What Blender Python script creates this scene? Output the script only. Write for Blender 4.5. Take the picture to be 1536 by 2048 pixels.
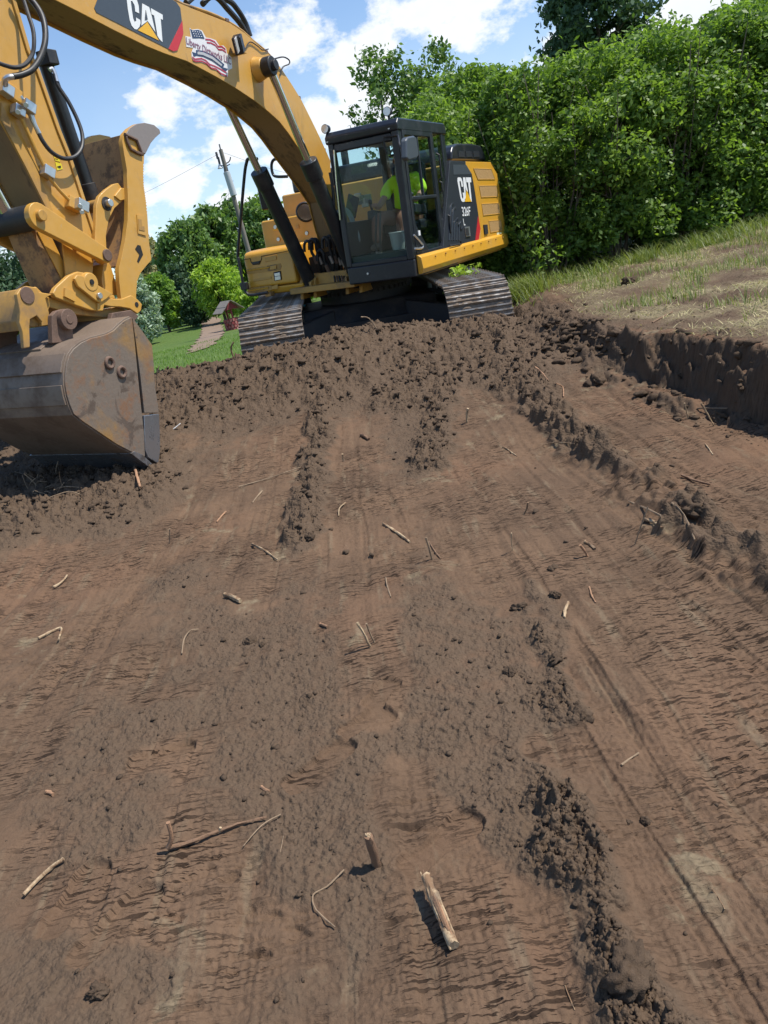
import bpy, bmesh, math, random
import numpy as np
from mathutils import Vector, Matrix

sc = bpy.context.scene
for o in list(bpy.data.objects):
    bpy.data.objects.remove(o, do_unlink=True)
R_ = math.radians

# ---------------------------------------------------------------- camera
CAM_POS = Vector((0, 0, 1.55)); PITCH, ROLL = R_(18.5), R_(11.5)
FPX, CXP, CYP = 1530.0, 768.0, 1024.0            # focal length and centre in photograph pixels
c_fwd = Vector((0, math.cos(PITCH), -math.sin(PITCH)))
c_r0 = Vector((1, 0, 0)); c_u0 = c_r0.cross(c_fwd)
c_right = c_r0 * math.cos(ROLL) - c_u0 * math.sin(ROLL)
c_up = c_u0 * math.cos(ROLL) + c_r0 * math.sin(ROLL)
cam_d = bpy.data.cameras.new('camera'); cam = bpy.data.objects.new('camera', cam_d)
sc.collection.objects.link(cam)
cam.matrix_world = Matrix(((c_right.x, c_up.x, -c_fwd.x, CAM_POS.x), (c_right.y, c_up.y, -c_fwd.y, CAM_POS.y),
                           (c_right.z, c_up.z, -c_fwd.z, CAM_POS.z), (0, 0, 0, 1)))
cam_d.sensor_fit = 'VERTICAL'; cam_d.sensor_height = 36.0
cam_d.lens = 36.0 * FPX / 2048.0
cam_d.clip_start = 0.05; cam_d.clip_end = 2000
sc.camera = cam

# ---------------------------------------------------------------- light
SUN_EL, SUN_AZ = R_(60), R_(-4)                 # azimuth from +X towards +Y
sun_to = Vector((math.cos(SUN_EL) * math.cos(SUN_AZ), math.cos(SUN_EL) * math.sin(SUN_AZ), math.sin(SUN_EL)))
sd = bpy.data.lights.new('sun', 'SUN'); sd.energy = 4.6; sd.angle = R_(0.53); sd.color = (1.0, 0.955, 0.88)
so = bpy.data.objects.new('sun', sd); sc.collection.objects.link(so)
so.rotation_euler = sun_to.to_track_quat('Z', 'Y').to_euler()
sc.view_settings.view_transform = 'Standard'; sc.view_settings.look = 'None'
sc.view_settings.exposure = 0.42; sc.view_settings.gamma = 1.0; sc.view_settings.use_curve_mapping = False
sc.cycles.use_denoising = True
sc.cycles.max_bounces = 8; sc.cycles.transparent_max_bounces = 16

def ray(u, v):
    return c_fwd * FPX + c_right * (u - CXP) - c_up * (v - CYP)

def build_world():
    w = bpy.data.worlds.new('World'); sc.world = w; w.use_nodes = True
    N = w.node_tree.nodes; L = w.node_tree.links; N.clear()
    def nd(t, **k):
        n = N.new(t)
        for a, b in k.items(): setattr(n, a, b)
        return n
    def math_(op, a, b=None, c=None, clamp=False):
        n = nd('ShaderNodeMath', operation=op, use_clamp=clamp)
        for i, q in enumerate((a, b, c)):
            if q is None: continue
            if isinstance(q, (int, float)): n.inputs[i].default_value = q
            else: L.new(q, n.inputs[i])
        return n.outputs[0]
    out = nd('ShaderNodeOutputWorld'); bg = nd('ShaderNodeBackground'); bg.inputs[1].default_value = 0.112
    sky = nd('ShaderNodeTexSky', sky_type='NISHITA', sun_disc=False)
    sky.sun_elevation = SUN_EL; sky.sun_rotation = math.pi / 2 - SUN_AZ
    sky.air_density = 1.0; sky.dust_density = 0.25; sky.ozone_density = 2.2
    tc = nd('ShaderNodeTexCoord')
    d = tc.outputs['Generated']
    # domain of the billows
    n1 = nd('ShaderNodeTexNoise'); n1.inputs['Scale'].default_value = 13.0; n1.inputs['Detail'].default_value = 9; n1.inputs['Roughness'].default_value = .60
    n2 = nd('ShaderNodeTexNoise'); n2.inputs['Scale'].default_value = 2.6; n2.inputs['Detail'].default_value = 4; n2.inputs['Roughness'].default_value = .5
    mp = nd('ShaderNodeMapping'); mp.inputs['Scale'].default_value = (1, 1, 1.7); mp.inputs['Location'].default_value = (3.1, 1.7, .4)
    L.new(d, mp.inputs[0]); L.new(mp.outputs[0], n1.inputs['Vector']); L.new(mp.outputs[0], n2.inputs['Vector'])
    # distinct cumulus heaps: direction, angular radius, weight
    heaps = [((600, 95), .070, 1.0), ((690, 150), .085, 1.1), ((760, 95), .065, 1.0), ((650, 215), .060, .95), ((745, 215), .07, 1.0),
             ((330, 215), .055, .95), ((300, 180), .03, .9), ((400, 240), .05, .8), ((460, 285), .04, .95), ((360, 385), .055, .95), ((455, 400), .05, .95), ((330, 300), .06, .6),
             ((560, 330), .06, .9), ((880, 10), .085, .9), ((960, -10), .07, .9), ((1420, 25), .09, 1.0), ((800, 30), .05, .8),
             ((1180, 140), .1, .9), ((-150, 420), .12, .8), ((1750, 40), .12, .9), ((250, 430), .08, .8)]
    dist = math_('ADD', math_('MULTIPLY', math_('SUBTRACT', n1.outputs[0], .5), 3.0), 0)
    acc = None
    for (px, rad, wt) in heaps:
        c = ray(*px).normalized()
        sub = nd('ShaderNodeVectorMath', operation='SUBTRACT'); L.new(d, sub.inputs[0]); sub.inputs[1].default_value = c
        sc_ = nd('ShaderNodeVectorMath', operation='MULTIPLY'); L.new(sub.outputs[0], sc_.inputs[0]); sc_.inputs[1].default_value = (1 / rad, 1 / rad, 1.25 / rad)
        ln = nd('ShaderNodeVectorMath', operation='LENGTH'); L.new(sc_.outputs[0], ln.inputs[0])
        f = math_('MULTIPLY', math_('SUBTRACT', .94, ln.outputs['Value']), wt)
        acc = f if acc is None else math_('SMOOTH_MAX', acc, f, .35)
    acc = math_('MAXIMUM', acc, -1.2)
    # loose scattered cloud over the whole sky
    gen = math_('MULTIPLY', math_('SUBTRACT', n2.outputs[0], .72), 6.0)
    tot = math_('ADD', math_('MAXIMUM', acc, gen), dist)
    mr = nd('ShaderNodeMapRange', interpolation_type='SMOOTHSTEP'); L.new(tot, mr.inputs['Value'])
    mr.inputs['From Min'].default_value = .05; mr.inputs['From Max'].default_value = .55
    # thin haze veil towards the horizon
    sep = nd('ShaderNodeSeparateXYZ'); L.new(d, sep.inputs[0])
    hz = nd('ShaderNodeMapRange'); L.new(sep.outputs[2], hz.inputs['Value'])
    hz.inputs['From Min'].default_value = .34; hz.inputs['From Max'].default_value = .02; hz.inputs['To Max'].default_value = .6
    n3 = nd('ShaderNodeTexNoise'); n3.inputs['Scale'].default_value = 4; n3.inputs['Detail'].default_value = 5; L.new(mp.outputs[0], n3.inputs['Vector'])
    veil = math_('MULTIPLY', hz.outputs[0], math_('MULTIPLY_ADD', n3.outputs[0], 1.2, .1), clamp=True)
    fac = math_('MAXIMUM', math_('MULTIPLY', mr.outputs[0], .95), veil)
    # cloud brightness: thick cores slightly greyer, fine billow modelling
    sh = nd('ShaderNodeMapRange'); L.new(tot, sh.inputs['Value']); sh.inputs['From Min'].default_value = .3; sh.inputs['From Max'].default_value = 2.2
    sh.inputs['To Min'].default_value = 7.4; sh.inputs['To Max'].default_value = 5.9
    cc = nd('ShaderNodeCombineColor')
    L.new(math_('MULTIPLY', sh.outputs[0], .97), cc.inputs[0]); L.new(sh.outputs[0], cc.inputs[1]); L.new(math_('MULTIPLY', sh.outputs[0], 1.04), cc.inputs[2])
    mx = nd('ShaderNodeMix', data_type='RGBA'); L.new(fac, mx.inputs['Factor']); tn = nd('ShaderNodeMix', data_type='RGBA', blend_type='MULTIPLY'); tn.inputs['Factor'].default_value = 1; L.new(sky.outputs[0], tn.inputs['A']); tn.inputs['B'].default_value = (.90, 1.05, 1.17, 1); L.new(tn.outputs['Result'], mx.inputs['A']); L.new(cc.outputs[0], mx.inputs['B'])
    L.new(mx.outputs['Result'], bg.inputs[0]); L.new(bg.outputs[0], out.inputs[0])
build_world()

# ---------------------------------------------------------------- excavator pose (upper frame: x forward, y left, z up)
EX_T = Vector((0.3461, 11.9429, 0.0692))
EX_TILT = Matrix.Rotation(0.0405, 3, 'Y') @ Matrix.Rotation(0.032, 3, 'X')
EX_YU, EX_YT = -2.067, -math.pi / 2
EX_M = EX_TILT @ Matrix.Rotation(EX_YU, 3, 'Z')
_co = EX_M.transposed() @ (CAM_POS - EX_T); _mt = EX_M.transposed()
def on_y(u, v, y):      # sight line meets a plane of the machine at side distance y -> (x, z)
    d = _mt @ ray(u, v); t = (y - _co.y) / d.y; p = _co + d * t
    return (p.x, p.z)
def on_x(u, v, x):
    d = _mt @ ray(u, v); t = (x - _co.x) / d.x; p = _co + d * t
    return (p.y, p.z)
def Y3(u, v, y):
    x, z = on_y(u, v, y); return Vector((x, y, z))
def X3(u, v, x):
    y, z = on_x(u, v, x); return Vector((x, y, z))
def YL(pts, y): return [on_y(u, v, y) for u, v in pts]
def ground(u, v, z=0.0):
    d = ray(u, v); t = (z - CAM_POS.z) / d.z; p = CAM_POS + d * t
    return (p.x, p.y)
def at_depth(u, v, Y):
    d = ray(u, v); t = Y / d.y; return CAM_POS + d * t

# ---------------------------------------------------------------- mesh helpers
col = sc.collection
def link(o, parent=None):
    col.objects.link(o)
    if parent is not None: o.parent = parent
    return o
def empty(name, loc=(0, 0, 0)):
    o = bpy.data.objects.new(name, None); o.empty_display_size = .2; o.location = loc
    return link(o)
def tag(o, label=None, cat=None, group=None, kind=None):
    if label: o['label'] = label
    if cat: o['category'] = cat
    if group: o['group'] = group
    if kind: o['kind'] = kind
    return o
def np_mesh(name, V, F, mat, parent=None, smooth=False, attrs=None, vec_attrs=None):
    """V (n,3), F (m,3 or 4) numpy -> object, fast"""
    me = bpy.data.meshes.new(name); V = np.asarray(V, np.float32); F = np.asarray(F, np.int32)
    k = F.shape[1]
    me.vertices.add(len(V)); me.vertices.foreach_set('co', V.ravel())
    me.loops.add(F.size); me.loops.foreach_set('vertex_index', F.ravel())
    me.polygons.add(len(F)); me.polygons.foreach_set('loop_start', np.arange(0, F.size, k, dtype=np.int32))
    if smooth: me.polygons.foreach_set('use_smooth', np.ones(len(F), bool))
    me.update(calc_edges=True)
    for n, a in (attrs or {}).items():
        at = me.attributes.new(n, 'FLOAT', 'POINT'); at.data.foreach_set('value', np.asarray(a, np.float32).ravel())
    if mat: me.materials.append(mat)
    return link(bpy.data.objects.new(name, me), parent)

class B:
    def __init__(s): s.bm = bmesh.new()
    def prism(s, pts, y0, y1):
        bm = s.bm; a = [bm.verts.new((x, y0, z)) for x, z in pts]; b = [bm.verts.new((x, y1, z)) for x, z in pts]
        n = len(pts)
        fs = [bm.faces.new(a), bm.faces.new(list(reversed(b)))]
        for i in range(n): fs.append(bm.faces.new((a[i], b[i], b[(i + 1) % n], a[(i + 1) % n])))
        bmesh.ops.recalc_face_normals(bm, faces=fs); return s
    def extrude_poly(s, pts3, vec):
        bm = s.bm; vec = Vector(vec); a = [bm.verts.new(p) for p in pts3]; b = [bm.verts.new(Vector(p) + vec) for p in pts3]; n = len(a)
        fs = [bm.faces.new(a), bm.faces.new(list(reversed(b)))]
        for i in range(n): fs.append(bm.faces.new((a[i], b[i], b[(i + 1) % n], a[(i + 1) % n])))
        bmesh.ops.recalc_face_normals(bm, faces=fs); return s
    def box(s, x0, x1, y0, y1, z0, z1):
        return s.prism([(x0, z0), (x1, z0), (x1, z1), (x0, z1)], y0, y1)
    def obox(s, c, ax, ay, az):       # oriented box: centre and three half vectors
        c, ax, ay, az = map(Vector, (c, ax, ay, az)); bm = s.bm
        v = [bm.verts.new(c + ax * i + ay * j + az * k) for i in (-1, 1) for j in (-1, 1) for k in (-1, 1)]
        fs = [bm.faces.new([v[i] for i in f]) for f in ((0, 1, 3, 2), (4, 6, 7, 5), (0, 4, 5, 1), (2, 3, 7, 6), (0, 2, 6, 4), (1, 5, 7, 3))]
        bmesh.ops.recalc_face_normals(bm, faces=fs); return s
    def cyl(s, p0, p1, r, r1=None, seg=20, cap=True):
        p0, p1 = Vector(p0), Vector(p1); r1 = r if r1 is None else r1
        d = (p1 - p0).normalized(); a = d.orthogonal().normalized(); b = d.cross(a); bm = s.bm
        A = [bm.verts.new(p0 + (a * math.cos(t) + b * math.sin(t)) * r) for t in [2 * math.pi * i / seg for i in range(seg)]]
        Q = [bm.verts.new(p1 + (a * math.cos(t) + b * math.sin(t)) * r1) for t in [2 * math.pi * i / seg for i in range(seg)]]
        fs = []
        for i in range(seg): fs.append(bm.faces.new((A[i], A[(i + 1) % seg], Q[(i + 1) % seg], Q[i])))
        if cap: fs += [bm.faces.new(list(reversed(A))), bm.faces.new(Q)]
        bmesh.ops.recalc_face_normals(bm, faces=fs); return s
    def tube(s, pts, r, seg=8, smooth=4, radii=None):
        P = [Vector(p) for p in pts]
        if smooth > 1 and len(P) > 2:
            out = []; rr = []
            for i in range(len(P) - 1):
                p0, p1, p2, p3 = P[max(i - 1, 0)], P[i], P[i + 1], P[min(i + 2, len(P) - 1)]
                for k in range(smooth):
                    t = k / smooth
                    out.append(.5 * ((2 * p1) + (p2 - p0) * t + (2 * p0 - 5 * p1 + 4 * p2 - p3) * t * t + (3 * p1 - p0 - 3 * p2 + p3) * t ** 3))
                    if radii: rr.append(radii[i] * (1 - t) + radii[i + 1] * t)
            out.append(P[-1]); P = out
            if radii: rr.append(radii[-1]); radii = rr
        bm = s.bm; prev = None; fs = []; up = None
        for i, p in enumerate(P):
            d = (P[min(i + 1, len(P) - 1)] - P[max(i - 1, 0)]).normalized()
            a = d.orthogonal().normalized() if up is None else (up - d * up.dot(d)).normalized()
            up = a; b = d.cross(a); q = radii[i] if radii else r
            ring = [bm.verts.new(p + (a * math.cos(t) + b * math.sin(t)) * q) for t in [2 * math.pi * k / seg for k in range(seg)]]
            if prev:
                for k in range(seg): fs.append(bm.faces.new((prev[k], prev[(k + 1) % seg], ring[(k + 1) % seg], ring[k])))
            else: fs.append(bm.faces.new(list(reversed(ring))))
            prev = ring
        fs.append(bm.faces.new(prev))
        bmesh.ops.recalc_face_normals(bm, faces=fs); return s
    def torus(s, c, axis, R, r, seg=20, sub=8):
        c = Vector(c); d = Vector(axis).normalized(); a = d.orthogonal().normalized(); b = d.cross(a); bm = s.bm
        V = [[bm.verts.new(c + (a * math.cos(t) + b * math.sin(t)) * (R + r * math.cos(q)) + d * r * math.sin(q)) for q in [2 * math.pi * j / sub for j in range(sub)]] for t in [2 * math.pi * i / seg for i in range(seg)]]
        fs = [bm.faces.new((V[i][j], V[(i + 1) % seg][j], V[(i + 1) % seg][(j + 1) % sub], V[i][(j + 1) % sub])) for i in range(seg) for j in range(sub)]
        bmesh.ops.recalc_face_normals(bm, faces=fs); return s
    def ball(s, c, r, sub=2, scale=(1, 1, 1)):
        m = Matrix.Translation(Vector(c)) @ Matrix.Diagonal((r * scale[0], r * scale[1], r * scale[2], 1))
        bmesh.ops.create_icosphere(s.bm, subdivisions=sub, radius=1, matrix=m); return s
    def poly(s, pts3):
        s.bm.faces.new([s.bm.verts.new(p) for p in pts3]); return s
    def rounded_y(s, pts, y0, y1): return s.prism(pts, y0, y1)
    def done(s, name, mat, parent=None, bevel=0.0, smooth=False, seg=2, angle=35):
        me = bpy.data.meshes.new(name); s.bm.to_mesh(me); s.bm.free(); me.materials.append(mat)
        if smooth or bevel:
            me.polygons.foreach_set('use_smooth', np.ones(len(me.polygons), bool))
            me.set_sharp_from_angle(angle=R_(angle))
        o = link(bpy.data.objects.new(name, me), parent)
        if bevel:
            m = o.modifiers.new('bevel', 'BEVEL'); m.width = bevel; m.segments = seg; m.limit_method = 'ANGLE'; m.angle_limit = R_(30); m.harden_normals = True
        return o
def circle(cx, cz, r, n=20, a0=0, a1=2 * math.pi):
    full = abs(a1 - a0 - 2 * math.pi) < 1e-6
    return [(cx + r * math.cos(a0 + (a1 - a0) * i / (n if full else n - 1)), cz + r * math.sin(a0 + (a1 - a0) * i / (n if full else n - 1))) for i in range(n)]

# ---------------------------------------------------------------- materials
def new_mat(name):
    m = bpy.data.materials.new(name); m.use_nodes = True
    N, L = m.node_tree.nodes, m.node_tree.links; b = N['Principled BSDF']
    return m, N, L, b
def set_in(b, **k):
    for a, v in k.items():
        a = a.replace('_', ' ')
        if a in b.inputs: b.inputs[a].default_value = v
def ramp(N, stops):
    r = N.new('ShaderNodeValToRGB'); e = r.color_ramp.elements
    while len(e) < len(stops): e.new(.5)
    for i, (p, c) in enumerate(stops): e[i].position = p; e[i].color = (*c, 1) if len(c) == 3 else c
    return r
def mixc(N, L, f, a, b, blend='MIX'):
    m = N.new('ShaderNodeMix'); m.data_type = 'RGBA'; m.blend_type = blend
    for k, q in (('Factor', f), ('A', a), ('B', b)):
        if isinstance(q, (int, float)): m.inputs[k].default_value = q
        elif isinstance(q, tuple): m.inputs[k].default_value = (*q, 1) if len(q) == 3 else q
        else: L.new(q, m.inputs[k])
    return m.outputs['Result']
def noise(N, L, scale, detail=5, rough=.55, vec=None, dist=0):
    n = N.new('ShaderNodeTexNoise'); n.inputs['Scale'].default_value = scale; n.inputs['Detail'].default_value = detail
    n.inputs['Roughness'].default_value = rough; n.inputs['Distortion'].default_value = dist
    if vec is not None: L.new(vec, n.inputs['Vector'])
    return n.outputs[0]
def objco(N, L, scale=(1, 1, 1)):
    t = N.new('ShaderNodeTexCoord'); m = N.new('ShaderNodeMapping'); m.inputs['Scale'].default_value = scale
    L.new(t.outputs['Object'], m.inputs[0]); return m.outputs[0]
def bump(N, L, b, h, strength=.3, dist=.01):
    n = N.new('ShaderNodeBump'); n.inputs['Strength'].default_value = strength; n.inputs['Distance'].default_value = dist
    L.new(h, n.inputs['Height']); L.new(n.outputs[0], b.inputs['Normal'])
def worn(name, base, dirt, amount=.5, rough=.4, metal=0.0, scale=3.0, coat=0.0, bumpy=.0, rough2=None, streak=(1, 1, 1), lo=.5, hi=.72, spec=.5):
    """paint or metal under a film of dust/dirt with a shape of its own"""
    m, N, L, b = new_mat(name); v = objco(N, L, streak)
    n1 = noise(N, L, scale, 8, .62, v); n2 = noise(N, L, scale * 9, 6, .6, v)
    r = ramp(N, [(lo, (0, 0, 0)), (hi, (1, 1, 1))])
    mm = N.new('ShaderNodeMath'); mm.operation = 'MULTIPLY_ADD'; L.new(n2, mm.inputs[0]); mm.inputs[1].default_value = .35; L.new(n1, mm.inputs[2])
    ms = N.new('ShaderNodeMath'); ms.operation = 'SUBTRACT'; L.new(mm.outputs[0], ms.inputs[0]); ms.inputs[1].default_value = .175
    L.new(ms.outputs[0], r.inputs[0])
    f = N.new('ShaderNodeMath'); f.operation = 'MULTIPLY'; L.new(r.outputs[0], f.inputs[0]); f.inputs[1].default_value = amount
    vary = mixc(N, L, n2, tuple(c * .86 for c in base), tuple(min(1, c * 1.12) for c in base))
    L.new(mixc(N, L, f.outputs[0], vary, dirt), b.inputs['Base Color'])
    rr = N.new('ShaderNodeMapRange'); L.new(f.outputs[0], rr.inputs['Value']); rr.inputs['To Min'].default_value = rough; rr.inputs['To Max'].default_value = rough2 or min(1, rough + .35)
    L.new(rr.outputs[0], b.inputs['Roughness']); set_in(b, Metallic=metal, Coat_Weight=coat, Specular_IOR_Level=spec)
    if bumpy: bump(N, L, b, n2, bumpy, .01)
    return m
def plain(name, c, rough=.5, metal=0.0, spec=.5, vary=.12, scale=20, bumpy=0):
    m, N, L, b = new_mat(name); n = noise(N, L, scale, 5, .6, objco(N, L))
    L.new(mixc(N, L, n, tuple(q * (1 - vary) for q in c), tuple(min(1, q * (1 + vary)) for q in c)), b.inputs['Base Color'])
    set_in(b, Roughness=rough, Metallic=metal, Specular_IOR_Level=spec)
    if bumpy: bump(N, L, b, n, bumpy, .01)
    return m
DUST = (.20, .145, .10); SOIL = (.085, .06, .044)
M = {}
M['yellow'] = worn('yellow_paint', (.59, .305, .045), (.44, .30, .14), .42, .38, scale=1.6, coat=.12, lo=.38, hi=.72)
M['grime'] = worn('grimy_yellow_steel', (.27, .165, .075), (.055, .04, .032), .85, .6, scale=1.8, streak=(1, 2.5, 1), lo=.52, hi=.66)
M['yellow_dusty'] = worn('yellow_paint_dusty', (.50, .27, .055), (.20, .13, .08), .75, .45, scale=2.6, lo=.45, hi=.68)
M['black'] = worn('black_paint', (.016, .018, .022), (.10, .085, .07), .35, .38, scale=4)
M['cabblack'] = worn('cab_black_paint', (.014, .017, .024), (.07, .065, .06), .3, .33, scale=5)
M['panel'] = plain('black_panel', (.022, .026, .034), .45)
M['grey_panel'] = plain('dark_grey_panel', (.055, .065, .078), .4)
def stain(m, c, scale, streak, lo, hi, amt):
    N, L = m.node_tree.nodes, m.node_tree.links; b = N['Principled BSDF']; src = b.inputs['Base Color'].links[0].from_socket
    r = N.new('ShaderNodeMapRange'); r.interpolation_type = 'SMOOTHSTEP'; L.new(noise(N, L, scale, 8, .68, objco(N, L, streak), .5), r.inputs['Value']); r.inputs['From Min'].default_value = lo; r.inputs['From Max'].default_value = hi; r.inputs['To Max'].default_value = amt
    L.new(mixc(N, L, r.outputs[0], src, c), b.inputs['Base Color'])
stain(M['yellow'], (.16, .10, .055), 2.2, (1, 1, .45), .56, .74, .65); stain(M['yellow'], (.42, .33, .22), 26, (1, 1, 1), .60, .70, .5)
stain(M['yellow_dusty'], (.10, .065, .045), 3.2, (1, 1, .6), .54, .68, .7); stain(M['cabblack'], (.16, .135, .11), 7, (1, 1, 1), .60, .78, .35)
M['rubber'] = worn('hose_rubber', (.018, .018, .02), (.12, .10, .08), .35, .5, scale=12)
M['chrome'] = plain('chrome_rod', (.62, .62, .62), .16, 1.0)
M['zinc'] = plain('zinc_fitting', (.55, .56, .57), .35, .85, vary=.2)
M['steel'] = worn('bucket_steel', (.185, .145, .112), (.21, .10, .045), .8, .5, .1, scale=3.4, rough2=.85, bumpy=.3, lo=.52, hi=.66)
def bucket_side(m):      # leftovers of yellow paint and smears of soil over the bare plate
    N, L = m.node_tree.nodes, m.node_tree.links; b = N['Principled BSDF']; src = b.inputs['Base Color'].links[0].from_socket; v = objco(N, L)
    r = N.new('ShaderNodeMapRange'); r.interpolation_type = 'SMOOTHSTEP'; L.new(noise(N, L, 1.9, 6, .6, v, .3), r.inputs['Value']); r.inputs['From Min'].default_value = .56; r.inputs['From Max'].default_value = .70; r.inputs['To Max'].default_value = .8
    c = mixc(N, L, r.outputs[0], src, (.33, .18, .05))
    r2 = N.new('ShaderNodeMapRange'); r2.interpolation_type = 'SMOOTHSTEP'; L.new(noise(N, L, 3.1, 9, .7, v, .8), r2.inputs['Value']); r2.inputs['From Min'].default_value = .545; r2.inputs['From Max'].default_value = .60
    L.new(mixc(N, L, r2.outputs[0], c, (.11, .08, .06)), b.inputs['Base Color'])
bucket_side(M['steel'])
M['steel_shell'] = worn('bucket_shell_steel', (.195, .145, .108), (.11, .073, .049), .85, .55, .1, scale=2.6, rough2=.85, bumpy=.2, lo=.45, hi=.65)
M['rust'] = worn('rusty_steel', (.17, .105, .075), (.075, .055, .045), .7, .7, .2, scale=8, bumpy=.3)
M['edge_steel'] = worn('polished_edge_steel', (.34, .35, .37), (.10, .08, .065), .9, .28, .8, scale=6, rough2=.8, lo=.5, hi=.6)
M['shoe'] = worn('track_shoe_steel', (.31, .295, .28), (.20, .15, .11), 1.0, .5, .35, scale=9, rough2=.9, lo=.40, hi=.56, bumpy=.2)
M['shoe_dirty'] = worn('track_shoe_mud', (.13, .105, .085), (.235, .18, .135), .9, .8, scale=6, lo=.4, hi=.6, bumpy=.6)
M['mud'] = plain('dried_mud', (.19, .14, .10), .95, vary=.3, scale=30, bumpy=.5)
M['under'] = worn('undercarriage_black', (.02, .019, .019), (.07, .052, .04), .8, .6, scale=4, bumpy=.2)
M['yellow_clean'] = worn('yellow_paint_clean', (.66, .33, .03), (.40, .26, .10), .35, .36, scale=2.2, coat=.2)
M['tip'] = worn('thumb_tip_steel', (.26, .22, .20), (.30, .17, .10), .6, .5, .2, scale=5)
M['rust_yellow'] = worn('scuffed_yellow', (.34, .185, .07), (.12, .075, .05), .85, .6, scale=6, lo=.48, hi=.6)
M['white'] = plain('white_letter', (.78, .78, .76), .4, vary=.03)
M['letter_yellow'] = plain('letter_yellow', (.78, .42, .02), .4, vary=.05)
M['red'] = plain('red_stripe', (.52, .025, .03), .4, vary=.06)
M['mesh'] = plain('grille_mesh', (.40, .235, .085), .7, vary=.3, scale=160, bumpy=.5)
M['dark'] = plain('dark_recess', (.012, .012, .012), .8)
M['tan'] = plain('cab_trim_grey', (.22, .24, .24), .6)
M['lens'] = plain('lamp_lens', (.75, .75, .74), .12, .3)
def glass_mat(name, tint, gloss=.10):
    m, N, L, b = new_mat(name); N.remove(b); o = N['Material Output']
    t = N.new('ShaderNodeBsdfTransparent'); t.inputs[0].default_value = (*tint, 1)
    g = N.new('ShaderNodeBsdfGlossy'); g.inputs['Roughness'].default_value = .03
    lw = N.new('ShaderNodeLayerWeight'); pw = N.new('ShaderNodeMath'); pw.operation = 'POWER'; L.new(lw.outputs['Facing'], pw.inputs[0]); pw.inputs[1].default_value = 5
    fr = N.new('ShaderNodeMath'); fr.operation = 'MULTIPLY_ADD'; L.new(pw.outputs[0], fr.inputs[0]); fr.inputs[1].default_value = .9; fr.inputs[2].default_value = .012
    mx = N.new('ShaderNodeMixShader'); L.new(fr.outputs[0], mx.inputs[0]); L.new(t.outputs[0], mx.inputs[1]); L.new(g.outputs[0], mx.inputs[2])
    L.new(mx.outputs[0], o.inputs[0]); return m
M['glass'] = glass_mat('tinted_glass', (.90, .96, .95))

# ---------------------------------------------------------------- numpy noise
def _perm(seed):
    rs = np.random.RandomState(seed); return rs.permutation(256)
def pn(x, y, seed=0):
    p = _perm(seed); xi = np.floor(x).astype(np.int64); yi = np.floor(y).astype(np.int64); xf = x - xi; yf = y - yi
    u = xf * xf * xf * (xf * (xf * 6 - 15) + 10); v = yf * yf * yf * (yf * (yf * 6 - 15) + 10)
    def gr(ix, iy, dx, dy):
        h = p[(p[ix & 255] + iy) & 255] * (2 * math.pi / 256); return np.cos(h) * dx + np.sin(h) * dy
    a = gr(xi, yi, xf, yf); b = gr(xi + 1, yi, xf - 1, yf); c = gr(xi, yi + 1, xf, yf - 1); d = gr(xi + 1, yi + 1, xf - 1, yf - 1)
    return ((a + (b - a) * u) * (1 - v) + (c + (d - c) * u) * v) * 1.5
def fbm(x, y, o=4, seed=0, gain=.5, lac=2.03):
    s = 0; a = 1.0
    for i in range(o):
        s = s + a * pn(x, y, seed + i); x = x * lac + 13.7; y = y * lac + 7.3; a *= gain
    return s
def sst(a, b, x):
    t = np.clip((x - a) / (b - a), 0, 1); return t * t * (3 - 2 * t)
def gauss(x, y, cx, cy, rx, ry): return np.exp(-((x - cx) / rx) ** 2 - ((y - cy) / ry) ** 2)

# ---------------------------------------------------------------- terrain heights
BANK_Y = [0, 3.4, 5.03, 6.24, 7.5, 8.4, 9.6, 11.5, 16]
BANK_X = [3.3, 3.0, 2.74, 2.62, 2.43, 2.42, 2.7, 3.0, 3.3]
def bank_edge(y): return np.interp(y, BANK_Y, BANK_X)
def h_low(x, y):
    x = np.asarray(x, float); y = np.asarray(y, float)
    z = .14 * sst(5.0, 8.6, y)
    # spoil heap pushed up in front of the tracks
    crest = np.interp(x, [-9, -6, -4, -1.9, -1.3, -.5, .35, 1.25, 2.0, 2.8, 4], [.25, .4, .54, .60, .62, .65, .66, .53, .40, .36, .30])
    yc = 9.25 + .12 * np.sin(x * 1.9)
    up = sst(-1.9, -.02, (y - yc)) ; dn = 1 - sst(.05, .75, y - yc)
    wl = sst(-9.5, -5, x)
    z = z * (1 - up) + (z + (crest - .1) * (up ** 1.25) * dn * wl)
    # right bank, left standing at the old level
    e = bank_edge(y) + .10 * pn(y * 1.7, x * .3, 41) + .08 * pn(y * 3.1, x * 8, 42) + .03 * pn(y * 9, x * 26, 44)
    steep = np.interp(y, [0, 7.6, 8.6, 12], [.24, .27, .75, 1.1]) * (1 + .5 * pn(y * 1.3, x * 0, 46))
    b = sst(0, 1, (x - (e - steep)) / steep)
    top = .46 + .032 * np.clip(x - 2.6, 0, 12) + .02 * np.clip(y - 8, 0, 8)
    z = z * (1 - b) + top * b
    # rubble at the bank's foot
    z = z + .10 * np.exp(-((x - (e - .28)) / .16) ** 2) * np.clip(pn(y * 2.3, x, 43) + .25, 0, 1) * (y < 9)
    # heap round the bucket
    z = z + .12 * gauss(x, y, -3.4, 6.2, 1.2, .62) + .03 * gauss(x, y, -2.2, 6.15, .6, .35) + .2 * gauss(x, y, -4.2, 8.0, 1.6, .9) + .09 * gauss(x, y, -3.0, 5.4, 1.0, .5)
    return z
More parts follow.
